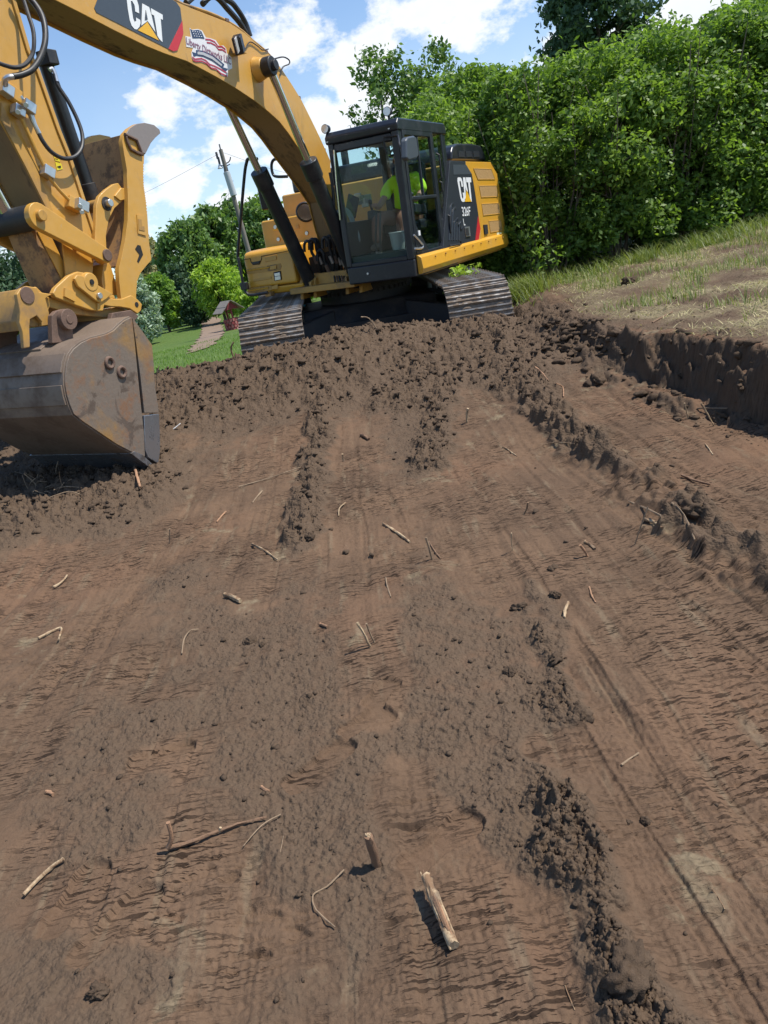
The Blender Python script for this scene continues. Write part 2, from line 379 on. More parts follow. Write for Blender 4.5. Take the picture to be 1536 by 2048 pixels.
def h_lawn(x, y):
    x = np.asarray(x, float); y = np.asarray(y, float)
    left = np.interp(y, [0, 10, 12, 20, 45, 100, 170, 400], [-.35, -.35, -.05, -.30, -.95, -.25, 1.2, 6.0]) + .0
    right = np.where(y < 11, .30, .36) + .032 * np.clip(x - 2.6, 0, 20) + .02 * np.clip(y - 8, 0, 30)
    t = sst(1.0, 3.4, x + .12 * (10 - np.clip(y, 0, 10)) * 0)
    z = left * (1 - t) + right * t
    return np.where((y < 11) & (x < bank_edge(y) + .6), -.35, z)

RIDGES = []       # polyline (world), height, half width
def ridge(pts, h, w, z=0.0):
    RIDGES.append(([ground(u, v, z) for u, v in pts], h, w))
ridge([(985, 715), (1030, 790), (1100, 850), (1210, 920), (1300, 975), (1400, 1070), (1536, 1150), (1640, 1210)], .10, .105)
ridge([(700, 790), (665, 850), (640, 905), (615, 1000), (600, 1080)], .055, .085)
ridge([(1060, 1165), (1095, 1210), (1125, 1310), (1135, 1400), (1165, 1440)], .012, .05)
ridge([(1140, 1640), (1160, 1730), (1205, 1830), (1250, 1940), (1290, 2060)], .026, .06)
ridge([(905, 800), (885, 880), (870, 940)], .035, .08)
ridge([(1150, 1250), (1230, 1380), (1330, 1500), (1430, 1620), (1540, 1760)], .010, .018)
PATCH = []        # (world centre, radii, roughness, sign)
def patch(u, v, rx, ry, r): x, y = ground(u, v); PATCH.append((x, y, rx, ry, r))
for a in [(975, 1290, .30, .72, 1.1), (1045, 1620, .12, .30, .8), (560, 1330, .3, .4, .25), (1060, 1650, .16, .22, .9), (1000, 1560, .2, .2, .7), (420, 1460, .5, .4, .4), (80, 1960, .28, .2, 1.3), (640, 1540, .25, .3, .7), (700, 1780, .2, .25, .8),
          (120, 1060, .9, .6, 1.2), (350, 1160, .2, .25, .9), (820, 880, .35, 1.1, .8), (480, 1270, .25, .3, .6), (900, 1440, .5, .2, .8), (900, 1960, .06, .3, .5), (1190, 1110, .25, .25, .6),
          (1350, 1330, .75, 1.0, -1.0), (1420, 1750, .38, .5, -.9), (1120, 1010, .5, .9, -.9), (1450, 930, .5, 1.2, -.7), (480, 1000, .55, .9, -.6), (620, 870, .25, .9, -.6),
          (300, 1330, .2, .13, -1.1), (330, 1390, .15, .1, -.8), (640, 1530, .08, .16, -1.3), (150, 1800, .16, .08, -1.5), (230, 1850, .17, .09, -1.5), (890, 1680, .075, .13, -1.7), (760, 1390, .06, .10, -1.5), (740, 1440, .07, .1, -1.2),
          (1000, 1930, .13, .22, -1.3), (330, 1510, .15, .12, -1.2), (820, 1590, .08, .12, -1.0), (590, 1860, .16, .12, -1.0), (1110, 1500, .12, .08, -1.2), (400, 1740, .16, .1, -.9), (990, 870, .3, .8, -.6)]:
    patch(*a)
TORN = [0]
PRINTS = [(885, 1690, .14, .050, 35), (765, 1392, .10, .045, 60), (640, 1535, .14, .05, 35), (150, 1795, .13, .05, 70), (235, 1850, .14, .052, 50), (325, 1510, .12, .05, 10), (735, 1450, .11, .05, 30)]

def dirt_detail(x, y):
    """returns relief and soil looseness for the worked soil"""
    w1 = .25 * pn(x * 1.3, y * 1.3, 1); w2 = .25 * pn(x * 1.3, y * 1.3, 2)
    xx, yy = x + .12 * w1, y + .12 * w2
    loose = .04 + .46 * fbm(xx * 2.3, yy * .22, 3, 5) + .20 * fbm(xx * 1.6, yy * 1.2, 3, 6) + .10 * sst(.15, -.5, x) * sst(4.6, 3.2, y) + .04 * sst(.5, .0, x)
    for cx, cy, rx, ry, r in PATCH: loose = loose + r * gauss(xx, yy, cx, cy, rx, ry)
    loose = np.minimum(loose, .66) + .22 * fbm(x * 8, y * 8, 3, 7)
    hx, hy = ground(60, 1040); loose = loose + 1.3 * gauss(xx, yy, hx, hy, 1.15, .75) + .9 * gauss(xx, yy, -2.0, 6.3, .5, .4)
    far = sst(6.3, 8.5, y + .45 * fbm(x * 1.3, y * 1.1, 3, 8))
    loose = loose + 1.4 * far * (x < 2.6)
    ca, sa = math.cos(.10), math.sin(.10); xr, yr = x * ca - y * sa, x * sa + y * ca
    zr = np.zeros_like(x)
    for P, h, w in RIDGES:
        d = np.full(x.shape, 9.0)
        for (ax, ay), (bx, by) in zip(P[:-1], P[1:]):
            L2 = (bx - ax) ** 2 + (by - ay) ** 2; t = np.clip(((x - ax) * (bx - ax) + (y - ay) * (by - ay)) / L2, 0, 1)
            d = np.minimum(d, np.hypot(x - ax - t * (bx - ax), y - ay - t * (by - ay)))
        w = w * 1.3; dd = d + w * .9 * pn(x * 4.5, y * 4.5, 12) + w * .45 * pn(x * 15, y * 15, 13)
        g = np.exp(-(dd / w) ** 2) * np.clip(.8 + .9 * pn(x * 5, y * 5, 14) + .4 * pn(x * 14, y * 14, 15), .1, 2)
        zr = zr + h * g
        if w > .03: loose = loose + 1.3 * np.exp(-(dd / (w * 1.25)) ** 2)
    bank = sst(.0, .12, x - bank_edge(y) - .02); loose = loose * (1 - bank) + (.75 + .4 * fbm(x * 1.5, y * 1.5, 3, 77)) * bank
    L = np.clip(loose, 0, 1.25)
    # loose crumbs: billowed noise at three sizes, sharp tops
    n1 = fbm(x * 9, y * 9, 2, 21); n2 = fbm(x * 24, y * 24, 2, 24); n3 = pn(x * 62 + .6 * n2, y * 62, 27); n4 = pn(x * 130, y * 130, 28)
    bil = (.034 * np.abs(n1) + .028 * np.abs(n2) + .014 * np.abs(n3) + .006 * np.abs(n4)) * (.50 + .5 * sst(.75, 1.15, L))
    big = far * np.clip(.6 + pn(x * 2, y * 2, 31), 0, 1)
    hm = gauss(xx, yy, hx, hy, 1.15, .75); crumb = L ** 1.3 * bil + hm * (.11 * np.abs(fbm(x * 2.6, y * 2.6, 3, 37)) + .06 * np.abs(fbm(x * 8, y * 8, 3, 38))) + big * (.07 * np.abs(fbm(x * 4.2, y * 4.2, 3, 33)) + .045 * np.abs(fbm(x * 12, y * 12, 3, 36, .6))) * (x < 2.7)
    # bladed soil: chattered cracks across the pass, fine scratches along it
    S = np.clip(1 - L * 1.5, 0, 1)
    am = np.clip(.45 + 1.7 * pn(xr * 1.5, yr * 1.0, 53), .08, 1); am2 = sst(-.05, .25, pn(xr * 6.5, yr * 13, 57)); am3 = sst(0, .3, pn(xr * 11, yr * 24, 58))
    ph = yr * 15 + 1.3 * fbm(xr * 2.6, yr * 1.6, 3, 51) + 1.6 * pn(xr * .8, yr * .8, 52); saw = 1 - (ph - np.floor(ph))
    ph2 = yr * 33 + 1.5 * fbm(xr * 4.6, yr * 2.6, 3, 54); saw2 = 1 - (ph2 - np.floor(ph2))
    chat = .030 * am * am2 * saw ** 1.5 + .017 * am * am3 * saw2 ** 1.4
    flk = .006 * np.abs(pn(x * 40, y * 40, 59)) - .010 * am * sst(.22, .4, pn(xr * 13, yr * 30, 60))
    tmask = np.clip(.30 + 1.6 * pn(xr * .9, yr * .8, 151) + .5 * pn(xr * 2.7, yr * 2.7, 152), 0, 1) * sst(.15, .6, S)
    wv = .35 * fbm(xr * 3, yr * 3, 2, 156)
    t1 = sst(.20, .33, pn(xr * 5.5 + wv, yr * 36 + 3 * wv, 153)); t2 = sst(.20, .34, pn(xr * 10 + wv, yr * 62 + 4 * wv, 154)); t3 = sst(.24, .36, pn(xr * 3.2 + wv, yr * 22 + 2 * wv, 155))
    tear = tmask * np.maximum(np.maximum(t1, .8 * t2), t3)
    chat = chat * .07 - .006 * tear; TORN[0] = 0
    scr = .0018 * pn(xx * 70, yy * 2.2, 55) + .005 * pn(xx * 17, yy * .5, 56) - .007 * sst(.30, .42, pn(xx * 12, yy * .35, 58)) + .009 * sst(-.15, .15, pn(xx * 3.3, yy * .25, 59))
    lowf = .022 * fbm(x * 1.2, y * .8, 3, 61) + .012 * fbm(x * 3.1, y * 2.6, 2, 65)
    z = lowf + zr + crumb + S * (chat + flk + scr) + (1 - S) * .004 * n3
    for u, v, a, b, ang in PRINTS:
        cx, cy = ground(u, v); t = R_(ang); lx = (x - cx) * math.cos(t) + (y - cy) * math.sin(t); ly = -(x - cx) * math.sin(t) + (y - cy) * math.cos(t)
        wv = b * (1 - .18 * np.cos(lx / a * math.pi * 1.2 + .6)); r = np.maximum(np.abs(lx) / a, 0) ** 4 + (np.abs(ly) / wv) ** 4
        m = 1 - sst(.8, 1.15, r); rim = np.exp(-((r - 1.35) / .45) ** 2) * .006
        tread = .0007 * np.sign(np.sin(lx * 190)) * (1 - sst(.5, .8, r)); base = lowf - .009
        z = z * (1 - m) + (base + tread) * m + rim; L = L * (1 - m)
    return z, L, S, bank

def soil_surface(x, y):
    z0 = h_low(x, y); d, L, S, bank = dirt_detail(x, y)
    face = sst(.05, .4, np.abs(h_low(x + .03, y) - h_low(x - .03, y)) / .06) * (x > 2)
    d = d * (1 - .55 * face) + face * (.05 * fbm(x * 6, y * 5, 3, 71) + .025 * np.abs(pn(x * 22, y * 16, 75)) + .014 * pn(x * 45, y * 38, 76))
    # where worked soil ends and the standing grass begins
    nb = .5 * fbm(x * .9, y * .9, 3, 81)
    lim = np.interp(x, [-12, -5, -2.2, -1.4, 0, 2.2, 3.2, 5, 9, 14], [9.8, 10.1, 10.6, 12.5, 15, 15, 12.0, 12.7, 13.9, 15.6])
    out = sst(-.25, .35, y + nb - lim)
    z = z0 + d - .5 * out
    under = (np.abs(x - .35) < 1.75) & (y > 9.75); z = np.where(under, np.minimum(z, .03 + .3 * d - .035 * (x - .35)), z)
    hay = bank * (1 - face) * np.clip(.46 + .9 * fbm(x * 1.3, y * 1.3, 4, 91), 0, 1) * sst(.0, .5, x - bank_edge(y))
    return z, np.clip(L, 0, 1), hay, face
def build_dirt():
    # fine fan of soil around the standing place, coarser to the sides and behind
    a = np.concatenate([np.linspace(R_(-50), R_(-32.5), 45), np.linspace(R_(-32.4), R_(32.4), 680), np.linspace(R_(32.5), R_(50), 45)]); na = len(a)
    r = np.exp(np.concatenate([np.linspace(math.log(.75), math.log(.98), 12), np.linspace(math.log(.983), math.log(10.3), 840), np.linspace(math.log(10.35), math.log(15.8), 60)])); nr = len(r)
    A, RR = np.meshgrid(a, r); x = (np.sin(A) * RR).ravel(); y = (np.cos(A) * RR).ravel()
    i = np.arange(nr * na).reshape(nr, na); F = np.stack([i[:-1, :-1], i[:-1, 1:], i[1:, 1:], i[1:, :-1]], -1).reshape(-1, 4)
    gx, gy = np.meshgrid(np.arange(-9, 10.01, .075), np.arange(-4, 13.01, .075)); i2 = np.arange(gx.size).reshape(gx.shape)
    F2 = np.stack([i2[:-1, :-1], i2[:-1, 1:], i2[1:, 1:], i2[1:, :-1]], -1).reshape(-1, 4); gx, gy = gx.ravel(), gy.ravel()
    inside = (np.abs(np.arctan2(gx, gy)) < R_(49)) & (np.hypot(gx, gy) > .80) & (np.hypot(gx, gy) < 15)
    F2 = F2[~inside[F2].all(1)]; used = np.unique(F2); remap = np.zeros(len(gx), int); remap[used] = np.arange(len(used)); F2 = remap[F2] + len(x); gx, gy = gx[used], gy[used]
    low = inside[used] * .06
    x, y = np.concatenate([x, gx]), np.concatenate([y, gy]); z, L, hay, face = soil_surface(x, y); z[len(z) - len(low):] -= low
    o = np_mesh('worked_soil_ground', np.stack([x, y, z], 1), np.concatenate([F, F2]), M['soil'], smooth=True, attrs={'loose': L, 'hay': hay, 'moist_shade': face})
    tag(o, 'dark brown freshly graded soil with ridges, heaps and boot prints', kind='structure')
    return o
def soil_mat():
    m, N, L, b = new_mat('soil')
    def attr(n):
        t = N.new('ShaderNodeAttribute'); t.attribute_name = n; return t.outputs['Fac']
    def mul(p, q, op='MULTIPLY', clamp=False):
        t = N.new('ShaderNodeMath'); t.operation = op; t.use_clamp = clamp
        for i, k in enumerate((p, q)):
            if isinstance(k, (int, float)): t.inputs[i].default_value = k
            else: L.new(k, t.inputs[i])
        return t.outputs[0]
    v = objco(N, L); lo = attr('loose'); hay = attr('hay')
    n1 = noise(N, L, 1.6, 6, .6, v); n2 = noise(N, L, 14, 8, .65, v); n3 = noise(N, L, 75, 6, .7, v); nst = noise(N, L, 3.0, 5, .6, objco(N, L, (5, .8, 1)))
    n0 = noise(N, L, .55, 4, .6, v)
    lo = mul(lo, mul(mul(n2, .5, 'SUBTRACT'), .7), 'ADD'); loose_f = ramp_out(N, L, lo, .2, .75); packed = mul(1.0, ramp_out(N, L, lo, .15, .6), 'SUBTRACT')
    pack = mixc(N, L, ramp_out(N, L, n1, .35, .68), (.113, .072, .046), (.152, .095, .059))
    pack = mixc(N, L, ramp_out(N, L, n0, .48, .64), pack, (.157, .093, .057))
    pack = mixc(N, L, mul(ramp_out(N, L, nst, .54, .70), .8), pack, (.172, .124, .080))
    pack = mixc(N, L, mul(ramp_out(N, L, noise(N, L, 2.3, 7, .65, v, .6), .60, .68), .8), pack, (.21, .165, .105))
    loose = mixc(N, L, n2, (.088, .060, .040), (.130, .089, .059))
    c = mixc(N, L, loose_f, pack, loose)
    f = mixc(N, L, n3, (.70, .70, .70), (1.28, 1.28, 1.28)); c = mixc(N, L, 1.0, c, f, 'MULTIPLY')
    # tears left across the passes of the bucket: the shade inside them is put into the colour
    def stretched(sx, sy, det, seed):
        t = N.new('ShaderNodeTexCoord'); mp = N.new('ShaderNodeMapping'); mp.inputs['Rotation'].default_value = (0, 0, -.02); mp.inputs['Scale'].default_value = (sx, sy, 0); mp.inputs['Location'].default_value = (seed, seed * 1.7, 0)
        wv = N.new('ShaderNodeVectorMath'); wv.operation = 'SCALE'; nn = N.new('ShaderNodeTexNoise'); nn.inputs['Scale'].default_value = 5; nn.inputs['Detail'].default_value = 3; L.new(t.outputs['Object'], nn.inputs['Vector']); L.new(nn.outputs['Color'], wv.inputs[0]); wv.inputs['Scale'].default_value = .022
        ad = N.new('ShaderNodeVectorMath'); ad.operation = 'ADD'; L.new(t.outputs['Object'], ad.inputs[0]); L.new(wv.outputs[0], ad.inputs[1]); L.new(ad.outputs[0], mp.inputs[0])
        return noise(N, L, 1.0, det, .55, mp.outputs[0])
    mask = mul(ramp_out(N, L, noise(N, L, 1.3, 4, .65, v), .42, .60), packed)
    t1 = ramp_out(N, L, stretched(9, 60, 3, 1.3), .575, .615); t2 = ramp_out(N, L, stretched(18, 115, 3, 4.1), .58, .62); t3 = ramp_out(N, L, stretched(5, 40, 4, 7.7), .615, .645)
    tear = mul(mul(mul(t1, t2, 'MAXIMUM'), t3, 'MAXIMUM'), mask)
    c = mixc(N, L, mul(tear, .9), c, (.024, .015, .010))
    hayc = mixc(N, L, n2, (.16, .135, .078), (.32, .27, .16))
    c = mixc(N, L, mul(hay, ramp_out(N, L, n3, .32, .55)), c, hayc)
    c = mixc(N, L, attr('moist_shade'), c, mixc(N, L, n2, (.068, .047, .033), (.125, .086, .058)))  # cut bank face: damp soil tone, darkened to put its shade into the colour
    L.new(c, b.inputs['Base Color']); set_in(b, Roughness=.95, Specular_IOR_Level=.12)
    vo = N.new('ShaderNodeTexVoronoi'); vo.inputs['Scale'].default_value = 95; vo.inputs['Randomness'].default_value = 1; L.new(v, vo.inputs['Vector'])
    vo2 = N.new('ShaderNodeTexVoronoi'); vo2.inputs['Scale'].default_value = 38; L.new(v, vo2.inputs['Vector'])
    crumb = mul(mul(mul(1.0, vo.outputs['Distance'], 'SUBTRACT'), mul(mul(1.0, vo2.outputs['Distance'], 'SUBTRACT'), 1.6), 'ADD'), loose_f)
    g = mul(mul(noise(N, L, 240, 4, .7, v), .35), n3, 'ADD')
    h = mul(mul(g, .9), mul(crumb, .9), 'ADD')
    h = mul(h, mul(tear, 2.6), 'SUBTRACT')
    bump(N, L, b, h, .7, .008)
    return m
def ramp_out(N, L, x, a, b):
    r = N.new('ShaderNodeMapRange'); r.interpolation_type = 'SMOOTHSTEP'; L.new(x, r.inputs['Value']); r.inputs['From Min'].default_value = a; r.inputs['From Max'].default_value = b
    return r.outputs[0]
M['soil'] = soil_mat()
def grass_ground_mat():
    m, N, L, b = new_mat('lawn'); v = objco(N, L)
    n1 = noise(N, L, .25, 5, .6, v); n2 = noise(N, L, 5, 6, .7, v)
    c = mixc(N, L, n1, (.055, .105, .018), (.095, .15, .03)); c = mixc(N, L, ramp_out(N, L, n2, .45, .8), c, (.14, .16, .05))
    L.new(c, b.inputs['Base Color']); set_in(b, Roughness=.9, Specular_IOR_Level=.2); bump(N, L, b, n2, .6, .08); return m
M['lawn'] = grass_ground_mat()
def build_ground():
    gx = np.unique(np.concatenate([np.linspace(-500, -60, 12), np.linspace(-60, 40, 130), np.linspace(40, 500, 12)]))
    gy = np.unique(np.concatenate([np.linspace(-60, 8, 10), np.linspace(8, 60, 110), np.linspace(60, 900, 40)]))
    X, Y = np.meshgrid(gx, gy); x, y = X.ravel(), Y.ravel(); z = h_lawn(x, y) + .05 * fbm(x * .3, y * .3, 3, 95) * (y > 12)
    i = np.arange(len(x)).reshape(X.shape); F = np.stack([i[:-1, :-1], i[:-1, 1:], i[1:, 1:], i[1:, :-1]], -1).reshape(-1, 4)
    tag(np_mesh('grass_ground', np.stack([x, y, z], 1), F, M['lawn'], smooth=True), 'green lawn sloping away behind the digging site', kind='structure')
    # the dirt lane
    c = [(-5.4, 27.5, .3), (-5.5, 29.5, .8), (-6.0, 34, 1.05), (-6.9, 41, 1.15), (-8.6, 52, 1.2), (-11.4, 68, 1.3), (-17.2, 100, 1.5), (-22.5, 130, 1.6)]
    V = []; F = []
    for k in range(len(c) - 1):
        for s in range(10):
            t = s / 10; cx, cy, w = [c[k][q] * (1 - t) + c[k + 1][q] * t for q in range(3)]
            for e in np.linspace(-1, 1, 7):
                xx = cx + e * w * .5 + .12 * math.sin(cy * 3.1 + e); yy = cy + e * w * .35
                V.append((xx, yy, float(h_lawn(xx, yy) + .05 * fbm(np.array(xx * .3), np.array(yy * .3), 3, 95)) + .035))
    n = len(V) // 7; F = [(i * 7 + j, i * 7 + j + 1, (i + 1) * 7 + j + 1, (i + 1) * 7 + j) for i in range(n - 1) for j in range(6)]
    tag(np_mesh('dirt_lane', np.array(V), np.array(F), plain('lane_dirt', (.21, .145, .10), .95, vary=.25, scale=2.0), smooth=True), 'pale dirt lane leading away across the lawn', kind='structure')
build_ground()
build_dirt()

# ================================================================ EXCAVATOR
ex = empty('excavator'); ex.matrix_world = Matrix.Translation(EX_T) @ EX_M.to_4x4()
tag(ex, 'large yellow tracked excavator with black cab and raised boom', 'excavator')
def part(b, name, mat, parent=None, bevel=0.0, smooth=False, **k): return b.done(name, mat, parent or ex, bevel, smooth, **k)

def quad_map(quad, y):
    """unit square (s right, t up) -> plane of the machine's side, corners TL TR BR BL in the photograph"""
    (tl, tr, br, bl) = [Vector((*on_y(u, v, y), 0)) for u, v in quad]
    def f(s, t):
        p = (bl * (1 - s) + br * s) * (1 - t) + (tl * (1 - s) + tr * s) * t
        return Vector((p.x, y, p.y))
    return f
def letter_polys(ch):
    if ch == 'C': return [[(.98, .62), (.98, .84), (.86, .97), (.7, 1), (.3, 1), (.12, .96), (0, .84), (0, .16), (.12, .04), (.3, 0), (.7, 0), (.86, .03), (.98, .16), (.98, .38), (.66, .38), (.66, .2), (.6, .14), (.42, .14), (.35, .2), (.35, .8), (.42, .86), (.6, .86), (.66, .8), (.66, .62)]]
    if ch == 'A': return [[(0, 0), (.28, 1), (.72, 1), (1, 0), (.8, 0), (.5, .46), (.2, 0)]]
    if ch == 'T': return [[(0, 1), (1, 1), (1, .8), (.68, .8), (.68, 0), (.34, 0), (.34, .8), (0, .8)]]
def emblem(quad, y, parent, tri=None):
    """the white three-letter mark with its yellow triangle"""
    f = quad_map(quad, y)
    for ch, s0, s1 in (('C', 0, .35), ('A', .33, .71), ('T', .63, 1)):
        b = B()
        for pl in letter_polys(ch):
            if ch == 'A': pl = [(0, .0), (.25, 1), (.66, 1), (.98, .0), (.80, .0), (.46, .60), (.46, .60), (.14, .0)]; pl = [(0, .12), (.25, 1), (.66, 1), (.84, .42), (.60, .42), (.47, .62), (.2, .12)]
            b.extrude_poly([f(s0 + (s1 - s0) * s, t) for s, t in pl], (0, .0025, 0))
        part(b, 'letter_' + ch.lower(), M['white'], parent)
    b = B(); b.extrude_poly([f(s, t) + Vector((0, .003, 0)) for s, t in ((.30, 0), (.56, .48), (.84, 0))], (0, .0025, 0)); part(b, 'triangle_mark', M['letter_yellow'], parent)
def text_on(s, quad, y, mat, parent, name='lettering', bold=.012, thick=.0025):
    cu = bpy.data.curves.new('txt', 'FONT'); cu.body = s; cu.size = 1; cu.offset = bold; cu.resolution_u = 3
    o = bpy.data.objects.new('txt', cu); col.objects.link(o); bpy.context.view_layer.update()
    me = bpy.data.meshes.new_from_object(o.evaluated_get(bpy.context.evaluated_depsgraph_get()))
    bpy.data.objects.remove(o); bpy.data.curves.remove(cu)
    c = [v.co.copy() for v in me.vertices]; x0, x1 = min(v.x for v in c), max(v.x for v in c); y0, y1 = min(v.y for v in c), max(v.y for v in c)
    f = quad_map(quad, y)
    for v, q in zip(me.vertices, c): v.co = f((q.x - x0) / (x1 - x0), (q.y - y0) / (y1 - y0))
    me.name = name; me.materials.clear(); me.materials.append(mat)
    return link(bpy.data.objects.new(name, me), parent)

# ---------------------------------------------------------------- boom
BW = .20
lo_px = [(111, 0), (163, 26), (228, 60), (293, 92), (330, 107), (374, 122), (395, 133), (434, 154), (473, 177), (512, 203), (538, 224), (559, 243), (577, 266), (598, 297), (625, 335), (648, 368), (668, 400)]
hi_px = [(356, 5), (382, 16), (421, 31), (460, 46), (491, 67), (512, 86), (538, 109), (557, 130), (580, 163), (603, 200), (624, 242), (640, 275), (653, 304), (661, 322)]
low = YL(lo_px, BW); high = YL(hi_px, BW)
tipc = (6.08, 4.33)
boom_out = low[::-1] + [(5.6, 3.93), (5.9, 4.02), (6.1, 4.12), (6.25, 4.25), (6.25, 4.42), (6.1, 4.52), (5.8, 4.56), (5.0, 4.45), (4.3, 4.27)] + high + [(.92, 2.48), (.62, 2.12), (.34, 1.86), (.27, 1.66), (.38, 1.5), (.58, 1.46), (.75, 1.6), (.86, 1.92)]
def inset(pts, d):
    n = len(pts); out = []
    ar = sum(pts[i][0] * pts[(i + 1) % n][1] - pts[(i + 1) % n][0] * pts[i][1] for i in range(n)); sg = 1 if ar > 0 else -1
    for i in range(n):
        a, b, c = Vector(pts[i - 1]), Vector(pts[i]), Vector(pts[(i + 1) % n]); e1 = (b - a).normalized(); e2 = (c - b).normalized()
        nn = (Vector((-e1.y, e1.x)) + Vector((-e2.y, e2.x))); nn = nn.normalized() if nn.length > 1e-6 else Vector((0, 0)); out.append(tuple(b + nn * d * sg))
    return out
boom = part(B().prism(inset(boom_out, .022), -BW + .014, BW - .014), 'boom', M['grime'], bevel=.006)
part(B().prism(boom_out, BW - .012, BW), 'side_plate', M['yellow'], boom, bevel=.003)
part(B().prism(boom_out, -BW, -BW + .012), 'side_plate', M['yellow'], boom, bevel=.003)
# pipes along the top of the boom
top_line = [(p[0], p[1]) for p in ([(5.0, 4.45), (4.3, 4.27)] + high)]
for k, (y, dz, r) in enumerate(((.155, .03, .018), (.08, .035, .022), (-.02, .035, .022), (-.11, .03, .018))):
    part(B().tube([(x - .012, y, z + dz + (.012 * ((i % 4) == 0))) for i, (x, z) in enumerate(top_line)], r, 8, 2), 'steel_pipe', M['yellow_dusty'], boom, smooth=True)
for i in (3, 6, 9, 12):
    x, z = high[i]; part(B().box(x - .03, x + .03, -.16, .18, z + .015, z + .05), 'pipe_clamp', M['rust'], boom, bevel=.004)
# black hoses arching over the boom's top
part(B().tube([Y3(372, 6, .1), Y3(400, -14, .1), Y3(432, -6, .1), Y3(455, 18, .1), Y3(478, 44, .1), Y3(492, 66, .08)], .030, 10, 6), 'hose', M['rubber'], boom, smooth=True)
part(B().tube([Y3(405, 8, .02), Y3(425, -8, .02), Y3(458, 2, .02), Y3(474, 18, .02), Y3(490, 44, .02), Y3(500, 72, .04)], .030, 10, 6), 'hose', M['rubber'], boom, smooth=True)
part(B().tube([Y3(548, 118, .24), Y3(566, 114, .26), Y3(578, 120, .26), Y3(578, 128, .25), Y3(566, 134, .23), Y3(560, 150, .21)], .008, 6, 5), 'cable', M['rubber'], boom, smooth=True)
part(B().tube([Y3(490, 98, .22), Y3(500, 84, .215), Y3(515, 92, .215), Y3(525, 100, .215), Y3(537, 98, .215)], .006, 6, 5), 'cable', M['rubber'], boom, smooth=True)
# black brand panel
pan = [(194, 0), (188, 16), (192, 25), (336, 98), (346, 103), (352, 102), (365.5, 68), (363, 41), (360, 16), (352, 4), (330, -8), (270, -42), (214, -66), (204, -50)]
lp = part(B().prism(YL(pan, BW), BW + .001, BW + .004), 'logo_panel', M['grey_panel'], boom)
part(B().prism(YL([(363.5, 42), (365.5, 68), (354, 101), (346, 103), (336, 98)], BW), BW + .005, BW + .008), 'red_stripe', M['red'], lp)
EQ = [(252, -9), (325, 30), (324.5, 87), (258, 50)]
f_ = quad_map([(250, -8), (326, 31), (325, 86), (262, 54)], BW + .005)
def px_poly(pts, name, mat, y, parent, th=.0025): return part(B().extrude_poly([Y3(u, v, y) for u, v in pts], (0, th, 0)), name, mat, parent)
def r3(pts): return [(180 + x / 5.12, y / 5.12) for x, y in pts]
px_poly(r3([(372, -30), (395, -62), (440, -55), (478, 0), (497, 60), (502, 138), (462, 118), (455, 55), (430, 10), (415, 10), (425, 90), (440, 190), (455, 225), (472, 215), (470, 180), (512, 205), (516, 235), (505, 275), (480, 302), (455, 298), (425, 262), (405, 205), (385, 90)]), 'letter_c', M['white'], BW + .005, lp)
px_poly(r3([(533, 35), (604, 74), (630, 165), (668, 330), (620, 258), (588, 215), (525, 262), (528, 180)]), 'letter_a', M['white'], BW + .005, lp)
px_poly(r3([(570, 100), (590, 200), (560, 205)]), 'letter_hole', M['grey_panel'], BW + .0085, lp)
px_poly(r3([(622, 84), (742, 152), (744, 204), (722, 192), (741, 432), (715, 408), (690, 370), (655, 160), (628, 145)]), 'letter_t', M['white'], BW + .005, lp)
px_poly(r3([(585, 225), (706, 416), (490, 310)]), 'triangle_mark', M['letter_yellow'], BW + .0055, lp)
# flag decal
FQ = [r3([(1020, 280)])[0], r3([(1445, 500)])[0], r3([(1420, 790)])[0], r3([(1030, 590)])[0]]
dec = px_poly(r3([(1018, 284), (1040, 305), (1100, 298), (1145, 312), (1185, 385), (1230, 392), (1285, 412), (1325, 470), (1362, 465), (1392, 495), (1400, 545), (1445, 585), (1455, 700), (1412, 720), (1408, 788), (1345, 772), (1325, 735), (1250, 705), (1205, 660), (1140, 640), (1060, 625), (1040, 590), (1038, 540), (1055, 490), (985, 480), (975, 370), (1030, 380)]), 'flag_decal', plain('decal_white', (.72, .70, .70), .4, vary=.05), BW + .001, boom)
navy = plain('decal_navy', (.03, .05, .11), .4); dred = plain('decal_red', (.42, .03, .06), .4); mauve = plain('decal_lettering', (.26, .12, .18), .4)
px_poly(r3([(1026, 296), (1048, 312), (1105, 306), (1138, 320), (1172, 398), (1120, 390), (1050, 392)]), 'star_field', navy, BW + .004, dec)
for i in range(4):
    for j in range(3):
        q = (1052 + i * 24 + j * 9, 322 + j * 23 + i * 2); px_poly(r3([(q[0] - 5, q[1] + 4), (q[0], q[1] - 6), (q[0] + 5, q[1] + 4)]), 'star', M['white'], BW + .007, dec)
def wave(pts, w, name, mat): px_poly(r3(pts + [(x + 2, y + w) for x, y in reversed(pts)]), name, mat, BW + .004, dec)
wave([(1180, 395), (1225, 398), (1275, 420), (1310, 468), (1350, 470), (1385, 498)], 16, 'stripe', dred)
wave([(1195, 428), (1235, 432), (1280, 455), (1315, 500), (1355, 502), (1390, 528)], 15, 'stripe', dred)
wave([(1045, 578), (1075, 598), (1140, 592), (1185, 612), (1225, 652), (1280, 672), (1330, 698), (1395, 738)], 15, 'stripe', dred)
wave([(1050, 606), (1080, 620), (1140, 618), (1190, 640), (1240, 688), (1290, 700), (1340, 745), (1402, 772)], 15, 'stripe', dred)
px_poly(r3([(1045, 530), (1085, 545), (1085, 512), (1160, 520), (1260, 562), (1375, 660), (1362, 690), (1412, 705), (1385, 735), (1340, 690), (1250, 625), (1160, 582), (1090, 570), (1062, 580)]), 'ribbon', navy, BW + .004, dec)
